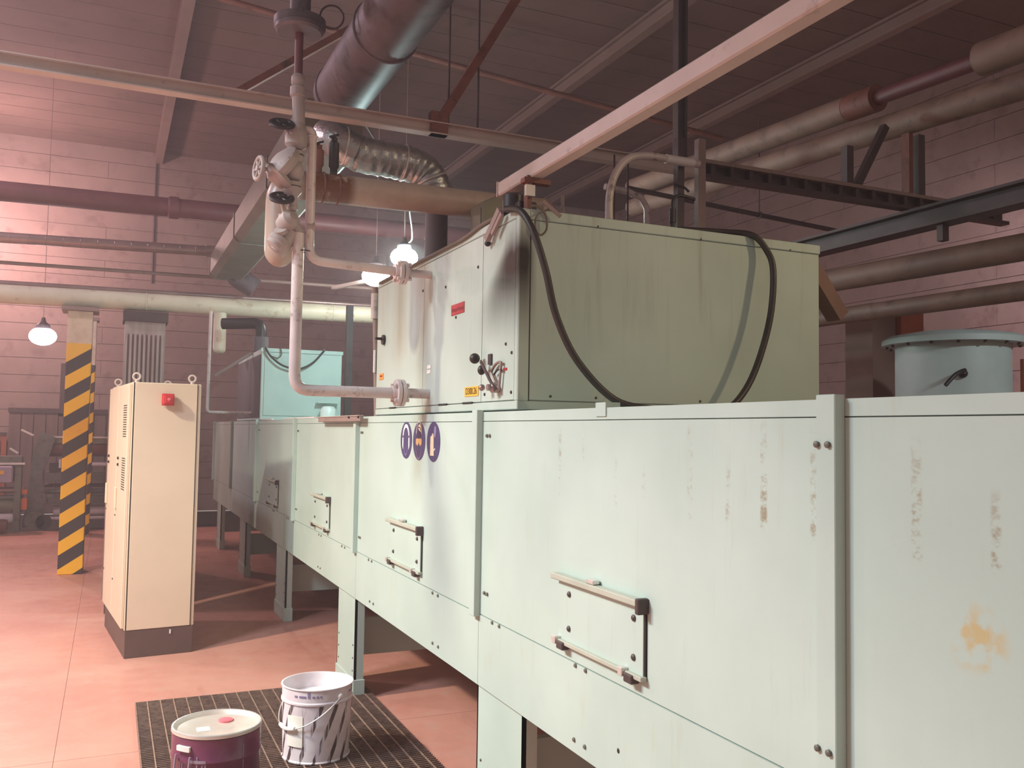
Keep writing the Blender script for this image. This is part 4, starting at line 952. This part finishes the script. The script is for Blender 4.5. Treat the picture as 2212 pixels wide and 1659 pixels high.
# ================================================================== PRINTING MACHINE FAR LEFT
y0 = 16.6
pm = thing('web_machine', (-.9, 16.8, 0), 'grey green roller machine with red roller and paper rolls at far left', 'machine')
MB().prism([(-1.23, .05), (-.95, .05), (-.9, .5), (-.98, .9), (-.88, 1.2), (-.80, 1.5), (-1.02, 1.6), (-1.12, 1.25), (-1.16, .7)], 1, y0-.1, y0).build('side_frame', 'machine', pm)
MB().prism([(1.05, .05), (1.3, .05), (1.3, 1.6), (1.1, 1.6)], 1, y0-.1, y0).build('side_frame', 'machine', pm)
def roll(x0, x1, z, r, m, nm, dy=0): MB().cyl((x0, y0+.2+dy, z), (x1, y0+.2+dy, z), r, 20).build(nm, m, pm)
roll(-.98, 1.2, 1.32, .14, 'roller_red', 'red_roller')
MB().box(-1.0, 1.2, y0+.02, y0+.05, 1.49, 1.52).build('bright_rail', 'rod_bright', pm)
MB().box(-.95, 1.2, y0+.05, y0+.25, 1.40, 1.49).build('upper_beam', 'grey_box', pm)
roll(-.7, 1.2, 1.05, .035, 'paper', 'idler_roller')
MB().box(-.92, 1.2, y0, y0+.35, .78, .93).build('beam', 'machine', pm)
roll(-.95, 1.2, .70, .03, 'steel_dark', 'idler_roller'); roll(-.95, 1.2, .60, .04, 'machine', 'idler_roller')
MB().box(-.9, 1.2, y0, y0+.3, .40, .53).build('beam', 'machine', pm)
MB().box(-.62, -.57, y0-.02, y0, .42, .60).build('white_tag', 'white', pm)
roll(-.8, 1.2, .28, .085, 'paper', 'paper_roll'); roll(-.85, 1.2, .16, .03, 'paper', 'paper_roll', -.1)
MB().box(-.88, -.62, y0-.02, y0+.1, .93, 1.08).build('motor', 'black_iron', pm)
MB().cyl((-.72, y0-.05, 1.0), (-.72, y0-.05, 1.14), .02, 10).build('lever', 'white', pm)
for k, (x, z) in enumerate(((-1.05, .12), (-.92, .14))): MB().lathe([(.15-.03*k, 0), (.15-.03*k, .1)], (x, y0-.1, .16-.03*k), (0, -1, 0), 22).build('drive_wheel', 'black_iron' if k else 'machine', pm)
MB().bar((-1.3, y0-.1, 1.62), (-1.12, y0-.1, 1.53), .03, .03).build('lever', 'rod_bright', pm)
MB().bar((-1.45, y0-.1, 1.32), (-1.33, y0-.1, 1.24), .03, .03).build('lever', 'rod_bright', pm)
um = thing('unwind_machine', (-1.8, 16.3, 0), 'low roller stand with lilac cover at the left edge', 'machine')
def roll2(z, r, m, nm, x1=-1.22): MB().cyl((-2.6, 16.4, z), (x1, 16.4, z), r, 18).build(nm, m, um)
MB().box(-2.6, -1.36, 16.1, 16.5, .78, 1.05).build('lilac_cover', 'lilac_box', um, .02)
MB().box(-1.62, -1.48, 16.09, 16.1, .92, .98).build('yellow_label', 'yellow_label', um)
MB().box(-2.6, -1.2, 16.15, 16.2, 1.07, 1.10).build('bright_rail', 'rod_bright', um)
MB().box(-2.6, -1.25, 16.2, 16.5, 1.10, 1.2).build('upper_beam', 'machine', um)
roll2(.66, .05, 'clad', 'idler_roller'); roll2(.54, .04, 'machine', 'idler_roller'); roll2(.40, .10, 'grey_box', 'idler_roller')
roll2(.20, .09, 'paper', 'paper_roll', -1.26)
MB().box(-1.24, -1.16, 16.28, 16.32, .35, .53).build('orange_guard', 'orange', um)
MB().box(-1.24, -1.16, 16.28, 16.32, .60, .67).build('orange_guard', 'orange', um)
MB().lathe([(.10, -.3), (.11, -.25), (.11, .25), (.10, .3)], (-1.7, 16.05, .12), (1, 0, 0), 18).build('drive_motor', 'roller_red', um)
MB().box(-1.34, -1.25, 16.2, 16.48, 0, 1.1).build('side_frame', 'machine', um)
MB().box(-2.6, -2.5, 16.2, 16.48, 0, 1.1).build('side_frame', 'machine', um)
tag(MB().box(-.90, -.82, WY-.09, WY-.025, 1.87, 2.9).build('wall_duct', 'steel_dark'), 'short dark upright duct on the far wall left of the striped column', 'duct')
